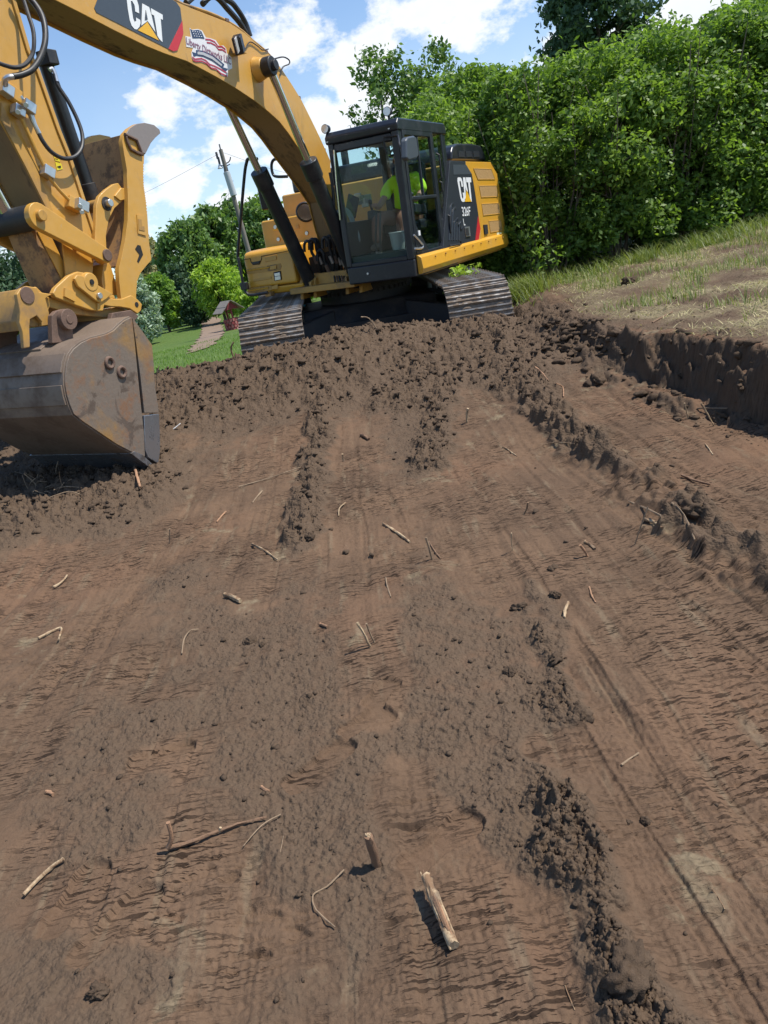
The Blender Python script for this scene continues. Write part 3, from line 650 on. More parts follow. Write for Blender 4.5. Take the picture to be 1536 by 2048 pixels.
px_poly(r3([(1100, 528), (1160, 536), (1255, 580), (1352, 662), (1345, 678), (1250, 606), (1155, 564), (1100, 556)]), 'ribbon_panel', plain('decal_pale', (.45, .45, .46), .4), BW + .0065, dec)
text_on('Liberty Dirtworks LLC', [r3([(985, 375)])[0], r3([(1445, 590)])[0], r3([(1448, 690)])[0], r3([(992, 470)])[0]], BW + .007, mauve, dec)
# work lamp on the boom
lamp = part(B().obox(Y3(477, 89, BW + .10), (.055, .02, -.028), (-.01, .05, .0), (.03, .012, .075)), 'work_lamp', M['black'], boom, bevel=.012)
part(B().obox(Y3(474, 90, BW + .155), (.045, .016, -.022), (-.001, .006, .0), (.025, .010, .062)), 'lens', M['lens'], lamp, bevel=.003)
part(B().box(*sorted((Y3(477, 103, BW + .05).x - .05, Y3(477, 103, BW + .05).x + .05)), BW, BW + .12, Y3(477, 106, BW + .05).z - .012, Y3(477, 106, BW + .05).z + .004), 'lamp_bracket', M['yellow'], boom, bevel=.003)

# boom cylinders, one each side
bx, bz = on_y(538, 133, .36); fx, fz = on_y(624, 571, -.36)
part(B().cyl((bx, -.46, bz), (bx, .46, bz), .055, seg=24), 'cylinder_pin', M['rubber'], boom, bevel=.008)
part(B().cyl((bx, .2, bz), (bx, .30, bz), .13, .10, seg=28), 'pin_boss', M['yellow'], boom, bevel=.008)
part(B().cyl((bx, -.30, bz), (bx, -.2, bz), .10, .13, seg=28), 'pin_boss', M['yellow'], boom, bevel=.008)
P0, P1 = Vector((bx, 0, bz)), Vector((fx, 0, fz)); ax = (P1 - P0); Lc = ax.length; ax.normalize()
sq = on_y(618, 318, .36); tb = (Vector((sq[0], 0, sq[1])) - P0).dot(ax)
for s in (1, -1):
    o = Vector((0, s * .36, 0)); cy = part(B().cyl(P0 + ax * (tb + .02) + o, P0 + ax * (Lc - .05) + o, .094, seg=28), 'boom_cylinder', M['black'], bevel=.004)
    part(B().cyl(P0 + o + ax * .02, P0 + ax * (tb + .1) + o, .045, seg=22), 'rod', M['chrome'], cy, smooth=True)
    part(B().cyl(P0 + ax * tb + o, P0 + ax * (tb + .22) + o, .112, seg=28), 'gland', M['black'], cy, bevel=.01)
    part(B().cyl(P0 + o - Vector((0, .055, 0)), P0 + o + Vector((0, .055, 0)), .10, seg=26), 'rod_eye', M['rubber'], cy, bevel=.012)
    part(B().cyl(P1 + o - Vector((0, .06, 0)), P1 + o + Vector((0, .06, 0)), .11, seg=26), 'foot_eye', M['black'], cy, bevel=.01)
    for yy in (-.105, .105):
        part(B().prism(circle(fx, fz, .125, 16, R_(-20), R_(200)) + [(fx - .18, fz - .16), (fx + .16, fz - .16)], s * .36 + yy - .025, s * .36 + yy + .025), 'foot_lug', M['yellow_dusty'], cy, bevel=.008)
    part(B().tube([P0 + ax * (tb + .3) + o + Vector((.09, s * .02, .02)), P0 + ax * (Lc - .5) + o + Vector((.1, s * .02, .02)), P0 + ax * (Lc - .25) + o + Vector((.07, s * .03, 0))], .016, 8), 'oil_pipe', M['black'], cy, smooth=True)

# ---------------------------------------------------------------- stick
SW = .19
right_px = [(29, 0), (59, 102), (78, 143), (119, 260), (140, 312), (189, 462)]
r_xz = YL(right_px, SW); l_xz = YL([(0, 241), (50, 332), (94, 420), (122, 458)], SW)
nose = on_y(170, 566, .24)
stick_out = [(6.95, 5.35), (6.6, 5.45), (6.2, 4.95), (5.86, 4.5)] + r_xz + [(5.40, 2.0), (nose[0] - .14, nose[1] + .02)] + circle(nose[0], nose[1], .12, 8, R_(200), R_(350)) + [(nose[0] + .13, nose[1] + .08)] + l_xz[::-1] + [(6.36, 3.9), (6.75, 4.6)]
stick = part(B().prism(inset(stick_out, .02), -SW + .016, SW - .016), 'stick', M['grime'], bevel=.005)
part(B().prism(stick_out, SW - .014, SW), 'side_plate', M['yellow'], stick, bevel=.003)
part(B().prism(stick_out, -SW, -SW + .014), 'side_plate', M['yellow'], stick, bevel=.003)
# raised border along the inner edge of the near plate
edge = r_xz; part(B().prism([(x, z) for x, z in edge] + [(x + .035, z + .0) for x, z in reversed(edge)], SW + .001, SW + .016), 'edge_bar', M['yellow'], stick, bevel=.003)
part(B().prism(YL([(0, 205), (28, 262), (70, 335), (105, 425), (124, 458), (118, 462), (92, 420), (48, 332), (0, 241)], SW), SW + .001, SW + .014), 'edge_bar', M['yellow_dusty'], stick, bevel=.003)
# stick cylinder above the boom
part(B().cyl((3.6, 0, 4.62), (5.3, 0, 5.12), .095, seg=24), 'stick_cylinder', M['black'], bevel=.004)
part(B().cyl((5.25, 0, 5.105), (6.62, 0, 5.32), .05, seg=20), 'stick_cylinder_rod', M['chrome'], smooth=True)
part(B().prism([(3.3, 4.05), (3.9, 4.1), (3.72, 4.68), (3.6, 4.76), (3.48, 4.68)], -.13, .13), 'cylinder_bracket', M['yellow'], boom, bevel=.006)
# hydraulic lines on the near side of the stick
hy = SW + .09
part(B().tube([Y3(10, 170, hy), Y3(10, 160, hy + .03), Y3(16, 155, hy + .06), Y3(28, 153, hy + .08)], .022, 10, 5), 'pipe_elbow', M['zinc'], stick, smooth=True)
part(B().tube([Y3(26, 153, hy + .08), Y3(45, 149, hy + .10), Y3(64, 139, hy + .12), Y3(80, 116, hy + .13), Y3(90, 84, hy + .13), Y3(89, 50, hy + .10), Y3(78, 20, hy + .04), Y3(52, -12, hy - .04), Y3(20, -40, hy - .05)], .0225, 12, 6), 'hose', M['rubber'], stick, smooth=True)
part(B().tube([Y3(-12, 122, hy), Y3(8, 130, hy + .05), Y3(30, 135, hy + .10), Y3(50, 129, hy + .12), Y3(64, 110, hy + .12), Y3(68, 88, hy + .12), Y3(66, 60, hy + .10), Y3(56, 28, hy + .05), Y3(44, -8, hy), Y3(30, -40, hy)], .0155, 10, 6), 'hose', M['rubber'], stick, smooth=True)
part(B().tube([Y3(107, 148, .12), Y3(115, 170, .13), Y3(136, 202, .17), Y3(155, 240, .21), Y3(164.5, 270, .24), Y3(163, 296, .26), Y3(150, 313, .27), Y3(128, 317, .27), Y3(104, 305, .27), Y3(86, 283, .26), Y3(76, 263, .25)], .0165, 10, 6), 'hose', M['rubber'], stick, smooth=True)
part(B().tube([Y3(99, 140, .10), Y3(104, 138, .11), Y3(109, 146, .12), Y3(114, 164, .13)], .019, 10, 5), 'hose_fitting', M['zinc'], stick, smooth=True)
part(B().tube([Y3(78, 267, .25), Y3(70, 250, .25), Y3(58, 222, .24), Y3(40, 192, .24)], .02, 10, 4, radii=[.02, .017, .025, .016]), 'hose_fitting', M['zinc'], stick, smooth=True)
def clampbox(u, v, y, s, a, name='pipe_clamp', mat='zinc', dy=.035):
    c = Y3(u, v, y); part(B().obox(c, (s * math.cos(a), 0, s * math.sin(a)), (0, dy, 0), (-s * math.sin(a) * .8, 0, s * math.cos(a) * .8)), name, M[mat], stick, bevel=.006)
clampbox(12, 180, SW + .06, .05, .5); clampbox(36, 222, SW + .05, .045, .5); clampbox(56, 214, SW + .07, .05, .5); clampbox(95, 344, SW + .04, .05, .5); clampbox(26, 188, SW + .03, .06, .5, 'valve_block', 'yellow', .03)
clampbox(160, 412, SW + .06, .055, .45, 'valve_block', 'zinc', .05); clampbox(146, 408, SW + .03, .06, .45, 'valve_block', 'yellow', .03)
part(B().tube([Y3(40, 228, SW + .045), Y3(65, 285, SW + .045), Y3(92, 340, SW + .045), Y3(104, 362, SW + .045), Y3(122, 384, SW + .045), Y3(142, 404, SW + .045)], .014, 8, 4), 'steel_pipe', M['yellow'], stick, smooth=True)
for u, v in ((160, 412), (164, 424), (52, 210), (36, 224)):
    part(B().cyl(Y3(u, v, SW + .10), Y3(u, v, SW + .135), .02, seg=6), 'bolt', M['zinc'], stick, bevel=.002)
px_poly([(106, 309), (116, 312), (120, 324), (110, 321)], 'warning_sticker', plain('sticker_yellow', (.75, .62, .03), .5), SW + .001, stick)
px_poly([(110, 324), (122, 327), (125, 338), (114, 341)], 'warning_sticker', plain('sticker_yellow_plain', (.75, .62, .03), .5), SW + .001, stick)
px_poly([(114, 333), (121, 331), (122, 335), (118, 336)], 'sticker_mark', M['dark'], SW + .004, stick)
px_poly([(109, 317), (112.5, 310.5), (116, 318.5)], 'sticker_mark', plain('sticker_mark', (.6, .35, .02), .5), SW + .004, stick)

# bucket cylinder on the outer face
pin1 = on_y(78, 432, .30)
b0 = Vector((6.62, 0, 4.35)); rp = Vector((pin1[0], 0, pin1[1])); dirb = (b0 - rp).normalized()
bc = part(B().cyl(rp + dirb * .38, b0, .085, seg=28), 'bucket_cylinder', M['black'], bevel=.005)
part(B().cyl(rp + dirb * .36, rp + dirb * .56, .098, seg=28), 'gland', M['black'], bc, bevel=.01)
part(B().cyl(rp, rp + dirb * .5, .052, seg=24), 'rod', M['chrome'], bc, smooth=True)
# linkage
pin2 = on_y(205, 512, .26)
def bar_outline(a, b, ra, rb, n=10):
    a, b = Vector(a), Vector(b); t = math.atan2(b.y - a.y, b.x - a.x)
    return circle(a.x, a.y, ra, n, t + math.pi / 2, t + 3 * math.pi / 2) + circle(b.x, b.y, rb, n, t - math.pi / 2, t + math.pi / 2)
for s in (1, -1):
    il = part(B().prism(bar_outline(pin1, pin2, .10, .062), min(s * .25, s * .31), max(s * .25, s * .31)), 'idler_link', M['yellow'], bevel=.008)
    part(B().cyl((pin1[0], s * .30, pin1[1]), (pin1[0], s * .345, pin1[1]), .042, seg=20), 'pin_head', M['yellow_dusty'], il, bevel=.006)
    part(B().cyl((pin2[0], s * .30, pin2[1]), (pin2[0], s * .325, pin2[1]), .05, seg=20), 'pin_head', M['rust'], il, bevel=.006)
part(B().cyl((pin1[0], -.25, pin1[1]), (pin1[0], .25, pin1[1]), .095, seg=28), 'link_tube', M['under'], bevel=.006)
hl_xz = YL([(58, 448), (84, 446), (100, 466), (152, 572), (142, 590), (116, 588), (70, 478)], .14)
pl = part(B().prism(hl_xz, -.14, .14), 'power_link', M['rust_yellow'], bevel=.012)
part(B().prism(YL([(72, 462), (98, 466), (146, 568), (128, 570)], .142), .142, .152), 'link_side_plate', M['yellow'], pl, bevel=.004)
# ---------------------------------------------------------------- quick coupler
r1 = lambda pts: [(x / 4.518, 500 + y / 4.518) for x, y in pts]
cp_near = r1([(475, 390), (500, 340), (620, 230), (700, 195), (760, 205), (820, 270), (920, 360), (1030, 410), (1040, 440), (930, 440), (892, 480), (892, 552), (820, 545), (700, 505), (580, 460), (500, 430)])
coup = part(B().prism(YL(r1([(330, 330), (420, 420), (580, 455), (700, 500), (890, 548), (1050, 512), (1230, 560), (1180, 610), (920, 610), (700, 585), (450, 520), (410, 640), (380, 690), (260, 700), (215, 730), (170, 640), (165, 470), (200, 350)]), .22), -.22, .22), 'quick_coupler', M['yellow_dusty'], bevel=.01)
for s in (1, -1):
    ya, yb = sorted((s * .225, s * .275)); part(B().prism(YL(cp_near, .27), ya, yb), 'coupler_plate', M['yellow'], coup, bevel=.008)
    part(B().cyl((nose[0], s * .27, nose[1]), (nose[0], s * .315, nose[1]), .085, .075, seg=26), 'pin_boss', M['yellow'], coup, bevel=.008)
    part(B().cyl((nose[0], s * .30, nose[1]), (nose[0], s * .323, nose[1]), .022, seg=14), 'pin_hole', M['dark'], coup)
    ear = r1([(350, 380), (330, 340), (240, 325), (180, 350), (148, 400), (160, 470), (180, 560), (172, 650), (200, 740), (215, 890), (270, 880), (265, 690), (270, 630), (330, 595), (375, 650), (378, 690), (460, 680), (440, 560), (410, 440), (470, 400), (380, 385)])
    part(B().prism(YL(ear, .26), ya, yb - .01), 'coupler_ear', M['yellow_dusty'], coup, bevel=.008)
    lug = r1([(880, 480), (930, 430), (1035, 440), (1100, 440), (1180, 408), (1240, 445), (1282, 490), (1272, 550), (1240, 578), (1170, 530), (1080, 515), (1000, 512), (940, 500), (930, 552), (880, 552)])
    yc, yd = sorted((s * .245, s * .295)); part(B().prism(YL(lug, .29), yc, yd), 'coupler_lug', M['yellow'], coup, bevel=.008)
lever = part(B().prism(YL(r1([(665, 260), (690, 225), (740, 235), (1010, 395), (960, 440), (900, 480), (870, 465), (700, 330)]), .30), .283, .31), 'lock_lever', M['yellow'], coup, bevel=.006)
ph = on_y(1238 / 4.518, 500 + 492 / 4.518, .30); part(B().cyl((ph[0], .29, ph[1]), (ph[0], .299, ph[1]), .022, seg=14), 'pin_hole', M['dark'], coup)
ph = on_y(250 / 4.518, 500 + 410 / 4.518, .27); part(B().cyl((ph[0], .255, ph[1]), (ph[0], .272, ph[1]), .065, seg=20), 'pin_hole', M['rust'], coup, bevel=.004)
bo = on_y(890 / 4.518, 500 + 415 / 4.518, .31); part(B().cyl((bo[0], .31, bo[1]), (bo[0], .335, bo[1]), .026, seg=14), 'bolt', M['zinc'], coup, bevel=.004)
px_poly(r1([(575, 345), (668, 385), (668, 470), (570, 420)]), 'cast_plate', M['yellow'], .276, coup, .02)
part(B().tube([Y3(120, 505, .1), Y3(135, 525, .12), Y3(150, 540, .14), Y3(160, 545, .16)], .013, 8, 4), 'hose', M['rubber'], coup, smooth=True)
part(B().prism(YL([(207, 528), (215, 520), (222, 532), (234, 572), (238, 590), (208, 588), (204, 560)], .2), -.2, .2), 'thumb_bracket', M['yellow'], stick, bevel=.006)

# ---------------------------------------------------------------- thumb
c2 = lambda pts: [(100 + x / 6.4, 230 + y / 6.4) for x, y in pts]; c7 = lambda pts: [(x / 3.072, 270 + y / 3.072) for x, y in pts]
TH = .29
th_px = c2([(950, 235), (1010, 170), (1100, 115), (1200, 102), (1320, 130), (1390, 190), (1402, 235), (1340, 290), (1280, 360), (1240, 440), (1205, 520)])
ser = c2([(1197, 620), (1195, 760), (1200, 900), (1215, 1000), (1232, 1120), (1245, 1280)])
for i in range(len(ser) - 1):
    for k in range(4):
        t = k / 4; u = ser[i][0] * (1 - t) + ser[i + 1][0] * t; v = ser[i][1] * (1 - t) + ser[i + 1][1] * t
        th_px += [(u + .9, v), (u - .6, v + (ser[i + 1][1] - ser[i][1]) / 8)]
th_px += c7([(905, 480), (915, 650), (931, 768), (900, 802), (862, 850), (842, 900), (836, 990), (838, 1010), (745, 1010), (733, 900), (730, 820), (750, 740), (770, 640), (785, 520), (786, 380), (780, 250)]) + c2([(985, 700), (950, 500), (925, 330)])
th_xz = YL(th_px, TH)
thumb = part(B().prism(th_xz, TH - .045, TH), 'thumb', M['yellow'], bevel=.004)
part(B().prism(th_xz, -TH, -TH + .045), 'thumb_plate', M['yellow'], thumb, bevel=.004)
mid = YL(c2([(1080, 330), (1085, 560), (1100, 800), (1130, 1100), (1120, 1280)]), TH)
tp = on_y(*c2([(960, 240)])[0], TH)
xs = [(tp[0], tp[1])] + YL(c2([(975, 520), (1010, 820), (1030, 1080)]), TH) + YL(c7([(800, 500), (790, 620), (770, 730), (755, 800)]), TH)
part(B().prism([(x, z) for x, z in xs] + [(x - .035, z - .01) for x, z in reversed(xs)], -TH + .045, TH - .045), 'cross_plate', M['rust_yellow'] if 'rust_yellow' in M else M['yellow_dusty'], thumb, bevel=.004)
tipp = c2([(965, 240), (1010, 170), (1100, 115), (1200, 102), (1320, 130), (1390, 190), (1402, 235), (1340, 290), (1280, 360), (1240, 440), (1210, 500), (1150, 470), (1120, 340)])
for s in (1, -1):
    ya, yb = sorted((s * (TH + .001), s * (TH + .012))); part(B().prism(YL(tipp, TH), ya, yb), 'thumb_tip', M['tip'] if 'tip' in M else M['steel'], thumb, bevel=.003)
fr = YL(c2([(975, 240), (1130, 315), (1200, 495)]), TH + .03); fr2 = YL(c2([(990, 265), (1055, 430), (1205, 500)]), TH + .03)
part(B().tube([(x, TH + .012, z) for x, z in fr], .014, 6, 1), 'weld_bead', M['rust'], thumb, smooth=True)
part(B().tube([(x, TH + .012, z) for x, z in fr2], .014, 6, 2), 'weld_bead', M['rust'], thumb, smooth=True)
px_poly(c7([(838, 490), (885, 500), (895, 620), (845, 605)]), 'cast_plate', M['yellow'], TH + .001, thumb, .008)
px_poly(c7([(848, 515), (868, 520), (872, 560), (885, 562), (888, 590), (852, 582)]), 'cast_mark', M['yellow_dusty'], TH + .009, thumb, .004)
px_poly(c7([(845, 675), (862, 680), (878, 735), (850, 785), (842, 775), (856, 735), (830, 700)]), 'relief_slot', M['dark'], TH + .001, thumb, .003)
tp2 = on_y(790 / 3.072, 270 + 1030 / 3.072, 0); 
# thumb cylinder and its rocker
ta, tb2 = Y3(88, 118, .02), Y3(186, 405, .02)
tcy = part(B().cyl(ta, ta + (tb2 - ta) * .93, .058, seg=24), 'thumb_cylinder', M['black'], bevel=.006)
part(B().cyl(ta + (tb2 - ta) * .86, ta + (tb2 - ta) * 1.0, .072, seg=24), 'gland', M['under'], tcy, bevel=.008)
part(B().cyl(ta + (tb2 - ta) * .95, tb2 + (tb2 - ta) * .07, .035, seg=18), 'rod', M['rust'], tcy, smooth=True)
part(B().box(ta.x - .05, ta.x + .06, .0, .13, ta.z - .06, ta.z + .05), 'port_block', M['rubber'], tcy, bevel=.01)
rk = c7([(728, 295), (700, 300), (650, 335), (610, 375), (592, 430), (588, 560), (580, 690), (590, 740), (612, 780), (640, 795), (665, 775), (672, 740), (655, 690), (652, 620), (670, 520), (705, 450), (770, 390), (745, 320)])
for s in (1, -1):
    ya, yb = sorted((s * .195, s * .235)); rkp = part(B().prism(YL(rk, .235), ya, yb), 'thumb_rocker', M['yellow'], bevel=.006)
    c = on_y(*c7([(657, 422)])[0], .24); part(B().cyl((c[0], s * .235, c[1]), (c[0], s * .243, c[1]), .058, seg=22), 'pin_washer', M['under'], rkp, bevel=.003)
    part(B().cyl((c[0], s * .24, c[1]), (c[0], s * .29, c[1]), .032, seg=20), 'pin_head', M['zinc'], rkp, bevel=.006)
part(B().cyl((c[0], -.2, c[1]), (c[0], .2, c[1]), .05, seg=20), 'rocker_tube', M['yellow_dusty'], rkp, smooth=True)
part(B().prism(YL(c7([(700, 375), (740, 325), (772, 330), (780, 395), (735, 405)]), .24), .20, .25), 'stop_lug', M['yellow'], thumb, bevel=.006)

# ---------------------------------------------------------------- bucket
BK = .60
k2 = lambda pts: [(x / 3.072, 480 + y / 3.072) for x, y in pts]
prof_px = k2([(805, 475), (770, 492), (735, 520), (700, 556), (660, 578), (620, 590), (560, 605), (500, 632), (455, 668), (428, 705), (410, 760), (402, 820), (402, 890), (412, 950), (430, 1010), (455, 1070), (510, 1115), (600, 1175), (720, 1256), (830, 1312), (880, 1330)])
front_px = k2([(892, 1330), (885, 1180), (872, 1060), (850, 850), (830, 640), (812, 478)])
prof = YL(prof_px, BK); frn = YL(front_px, BK)
bucket = part(B().prism(prof + frn, BK - .03, BK), 'bucket', M['steel'], bevel=.004)
part(B().prism(prof + frn, -BK, -BK + .03), 'side_wall', M['steel'], bucket, bevel=.004)
def shell_strip(P, th, y0, y1, name, mat, bev=.003):
    n = len(P); out = []
    cx = sum(p[0] for p in prof) / len(prof); cz = sum(p[1] for p in prof) / len(prof)
    for i in range(n):
        a, b_ = Vector(P[max(i - 1, 0)]), Vector(P[min(i + 1, n - 1)]); e = (b_ - a).normalized(); nn = Vector((-e.y, e.x))
        if nn.dot(Vector((P[i][0] - cx, P[i][1] - cz))) < 0: nn = -nn
        out.append((P[i][0] + nn.x * th, P[i][1] + nn.y * th))
    inn = [(p[0] - (o[0] - p[0]) * .4, p[1] - (o[1] - p[1]) * .4) for p, o in zip(P, out)]
    return part(B().prism(out + inn[::-1], y0, y1), name, mat, bucket, bevel=bev)
shell_strip(prof, .012, -BK + .005, BK - .012, 'shell', M['steel_shell'])
shell_strip(prof[9:12], .03, -BK + .005, BK - .02, 'wear_strip', M['steel_shell'], .004)
shell_strip(prof[12:15], .028, -BK + .005, BK - .02, 'wear_strip', M['steel_shell'], .004)
shell_strip(prof[6:9], .026, -BK + .005, BK - .35, 'wear_strip', M['steel_shell'], .004)
cut = k2([(812, 478), (872, 560), (932, 645), (942, 760), (950, 900), (968, 1010), (974, 1062), (885, 1062), (862, 850), (835, 640)])
for s in (1, -1):
    ya, yb = sorted((s * (BK - .032), s * (BK + .006))); sc_ = part(B().prism(YL(cut, BK), ya, yb), 'side_cutter', M['steel'], bucket, bevel=.004)
    part(B().prism(YL(k2([(880, 1080), (972, 1068), (978, 1180), (980, 1290), (968, 1375), (905, 1335), (888, 1290)]), BK), ya - .002, yb + .004), 'cutter_tip', M['edge_steel'], bucket, bevel=.004)
    wr = [(670, 755), (745, 812)]
    for q in wr:
        c = on_y(*k2([q])[0], BK); part(B().torus((c[0], s * (BK + .008), c[1]), (0, 1, 0), .040, .014), 'lifting_ring', M['rust'], bucket, smooth=True)
ce = YL(k2([(820, 1298), (870, 1318), (1000, 1440), (985, 1440), (900, 1388), (800, 1312)]), BK)
part(B().prism(ce, -BK - .01, BK + .01), 'cutting_edge', M['edge_steel'], bucket, bevel=.003)
for s in (1, -1):
    er = r1([(468, 640), (470, 590), (510, 550), (580, 530), (640, 560), (680, 620), (675, 690), (660, 720), (665, 800), (540, 838), (475, 842)])
    ya, yb = sorted((s * .30, s * .35)); part(B().prism(YL(er, .35), ya, yb), 'hinge_ear', M['rust'], bucket, bevel=.006)
    c = on_y(*r1([(612, 628)])[0], .38); part(B().cyl((c[0], s * .34, c[1]), (c[0], s * .40, c[1]), .082, seg=26), 'pin_boss', M['rust'], bucket, bevel=.006)
    part(B().cyl((c[0], s * .40, c[1]), (c[0], s * .406, c[1]), .034, seg=18), 'pin_end', M['rust'], bucket, bevel=.003)
    e2 = YL([(225, 626), (262, 620), (278, 632), (262, 652), (235, 668), (215, 668)], .35); part(B().prism(e2, ya, yb), 'hinge_ear', M['rust'], bucket, bevel=.006)

# ---------------------------------------------------------------- house: frame, hoods, boxes
SY = 1.45
house = part(B().box(-2.55, .95, -1.40, 1.38, 1.17, 1.36), 'swing_frame', M['yellow_dusty'], bevel=.01)
part(B().prism([(.2, 1.17), (1.1, 1.17), (1.1, 1.27), (.8, 1.34), (.2, 1.75)], -.30, -.26), 'boom_bracket', M['yellow_dusty'], house, bevel=.008)
part(B().prism([(.2, 1.17), (1.1, 1.17), (1.1, 1.27), (.8, 1.34), (.2, 1.75)], .26, .30), 'boom_bracket', M['yellow_dusty'], house, bevel=.008)
part(B().box(.9, 1.22, -.55, .46, 1.14, 1.22), 'frame_nose', M['yellow_dusty'], house, bevel=.01)
# lower side rail, left
CY1 = 1.421
rail = YL([(834, 512), (1016.5, 478.5)], SY + .05); rlow = YL([(836, 545), (1018, 497)], SY + .05)
xr0, xr1 = rail[0][0], rail[1][0]; zt = rail[0][1]; zb = (rlow[0][1] + rlow[1][1]) / 2
b = B(); xr0 = 1.30; prof_r = [(CY1 + .004, zb), (SY + .02, zb), (SY + .055, zb + .06), (SY + .04, zt - .03), (SY, zt), (CY1 + .004, zt)]
b.extrude_poly([Vector((xr0, y, z)) for y, z in prof_r], (xr1 - xr0, 0, 0)); part(b, 'side_rail', M['yellow_clean'] if 'yellow_clean' in M else M['yellow'], bevel=.008)
for i in range(9):
    x = xr0 + (xr1 - xr0) * (.12 + .1 * i); part(B().cyl((x, SY + .045, zt - .06), (x, SY + .062, zt - .06), .012, seg=6), 'bolt', M['yellow_dusty'], house)
# left side panel behind the cab: black door with mark, yellow louvred door
def r4(pts): return [(860 + x / 8.533, 330 + y / 8.533) for x, y in pts]
blk = [(900, 321)] + r4([(610, -60), (612, 0), (715, 160), (760, 400), (820, 800), (860, 1100), (880, 1330)]) + [(926, 496), (905, 497), (886, 497)]
blk_x = YL(blk, SY)
zt2 = on_y(935, 322, SY)[1]
p_yel = YL(r4([(612, -62), (614, 0), (717, 160), (762, 400), (822, 800), (862, 1100), (882, 1335), (1312, 1265), (1200, 480), (1150, 150), (1060, 0), (1040, -50)]), SY)
bd = part(B().prism(blk_x, SY - .05, SY), 'black_side_door', M['panel'], bevel=.006)
yd = part(B().prism(p_yel, SY - .05, SY - .002), 'yellow_side_door', M['yellow_clean'] if 'yellow_clean' in M else M['yellow'], bevel=.008)
part(B().prism(YL(r4([(390, -5), (612, -5), (712, 160), (395, 165)]), SY), SY + .001, SY + .004), 'upper_panel', M['grey_panel'], bd)
px_poly(r4([(820, 870), (860, 1080), (878, 1335), (765, 1355)]), 'red_stripe', M['red'], SY + .002, bd)
px_poly(r4([(862, 1100), (880, 1330), (822, 1348)]), 'yellow_edge', M['yellow'], SY + .005, bd)
emblem(r4([(455, 212), (695, 212), (735, 625), (530, 630)]), SY + .002, bd)
text_on('326F', r4([(535, 712), (685, 708), (688, 865), (558, 876)]), SY + .004, M['white'], bd, bold=.014)
text_on('L', r4([(562, 915), (588, 915), (606, 1028), (580, 1032)]), SY + .004, M['white'], bd)
part(B().extrude_poly([Y3(u, v, SY + .001) for u, v in r4([(580, 1060), (662, 1052), (680, 1215), (608, 1225)])], (0, .015, 0)), 'door_latch', M['zinc'], bd, bevel=.003)
part(B().extrude_poly([Y3(u, v, SY + .012) for u, v in r4([(600, 1080), (648, 1075), (662, 1200), (618, 1205)])], (0, .008, 0)), 'latch_cup', M['dark'], bd)
for q in ([(740, 60), (1040, 70), (1105, 245), (815, 245)], [(835, 355), (1130, 350), (1155, 540), (870, 550)], [(880, 665), (1170, 650), (1195, 830), (905, 860)], [(1000, 955), (1210, 940), (1230, 1120), (1030, 1150)]):
    P = [Y3(u, v, SY - .001) for u, v in r4(q)]; g = part(B().extrude_poly(P, (0, .004, 0)), 'grille', M['mesh'], yd)
    part(B().tube(P + [P[0]], .008, 6, 1), 'grille_rim', M['yellow'], g, smooth=True)
part(B().extrude_poly([Y3(u, v, SY) for u, v in r4([(905, 1020), (970, 1018), (982, 1175), (925, 1190)])], (0, .014, 0)), 'door_latch', M['dark'], yd, bevel=.003)
px_poly(r4([(1140, 1155), (1222, 1145), (1228, 1248), (1145, 1262)]), 'sticker', plain('sticker_cream', (.72, .70, .45), .5), SY + .001, yd)
px_poly(r4([(1228, 1150), (1285, 1140), (1292, 1230), (1236, 1240)]), 'sticker', plain('sticker_ochre', (.7, .5, .05), .5), SY + .001, yd)
# louvres between cab and door
lv = part(B().extrude_poly([Y3(u, v, SY - .03) for u, v in r4([(300, 240), (440, 380), (520, 1290), (250, 1330)])], (0, .02, 0)), 'louvre_panel', M['panel'])
for k in range(5):
    x0 = 285 + k * 42; y0 = 820 + k * 70 if k > 1 else 700 + k * 80
    pts = r4([(x0 + 30, 1290), (x0 + 40, 1000), (x0 + 62, max(y0, 720)), (x0 + 105, max(y0 - 70, 640) + 20)])
    part(B().tube([Y3(u, v, SY - .005) for u, v in pts], .018, 6, 4), 'louvre', M['cabblack'], lv, smooth=True)
# engine hood, roof and counterweight
hx0 = on_y(935, 322, SY)[0]; zr = zt2
hood = part(B().box(-2.62, -.34, -1.36, 1.37, 1.36, zr - .03), 'engine_hood', M['yellow'], bevel=.03)
ib = YL([(898, 322), (897, 305), (900, 293), (908, 288), (940, 288), (956, 292), (963, 306), (967, 322)], 1.15)
it = part(B().prism([(x, z) for x, z in ib], .35, 1.2), 'intake_box', M['cabblack'], bevel=.035, seg=3)
for i in range(3):
    q = [(916 + i * 15, 302), (927 + i * 15, 302), (930 + i * 14.5, 314), (917 + i * 15, 314)]
    part(B().extrude_poly([Y3(u, v, 1.2) for u, v in q], (0, .006, 0)), 'intake_slot', M['panel'], it)
part(B().box(-2.5, -.6, -1.3, .3, zr - .03, zr + .24), 'engine_cover', M['cabblack'], hood, bevel=.05)
part(B().cyl((-1.6, -.8, zr + .2), (-1.6, -.8, zr + .55), .06, seg=16), 'exhaust', M['black'], hood, bevel=.004)
b = B(); cw = []
for t in np.linspace(-1, 1, 13): cw.append((-2.62 - .38 * math.cos(t * 1.25) + .12 , 1.44 * math.sin(t * 1.35) / math.sin(1.35)))
b.extrude_poly([Vector((x, y, zb)) for x, y in cw], (0, 0, on_y(1000, 350, SY)[1] - zb + .0)); part(b, 'counterweight', M['yellow'], bevel=.04, seg=3)

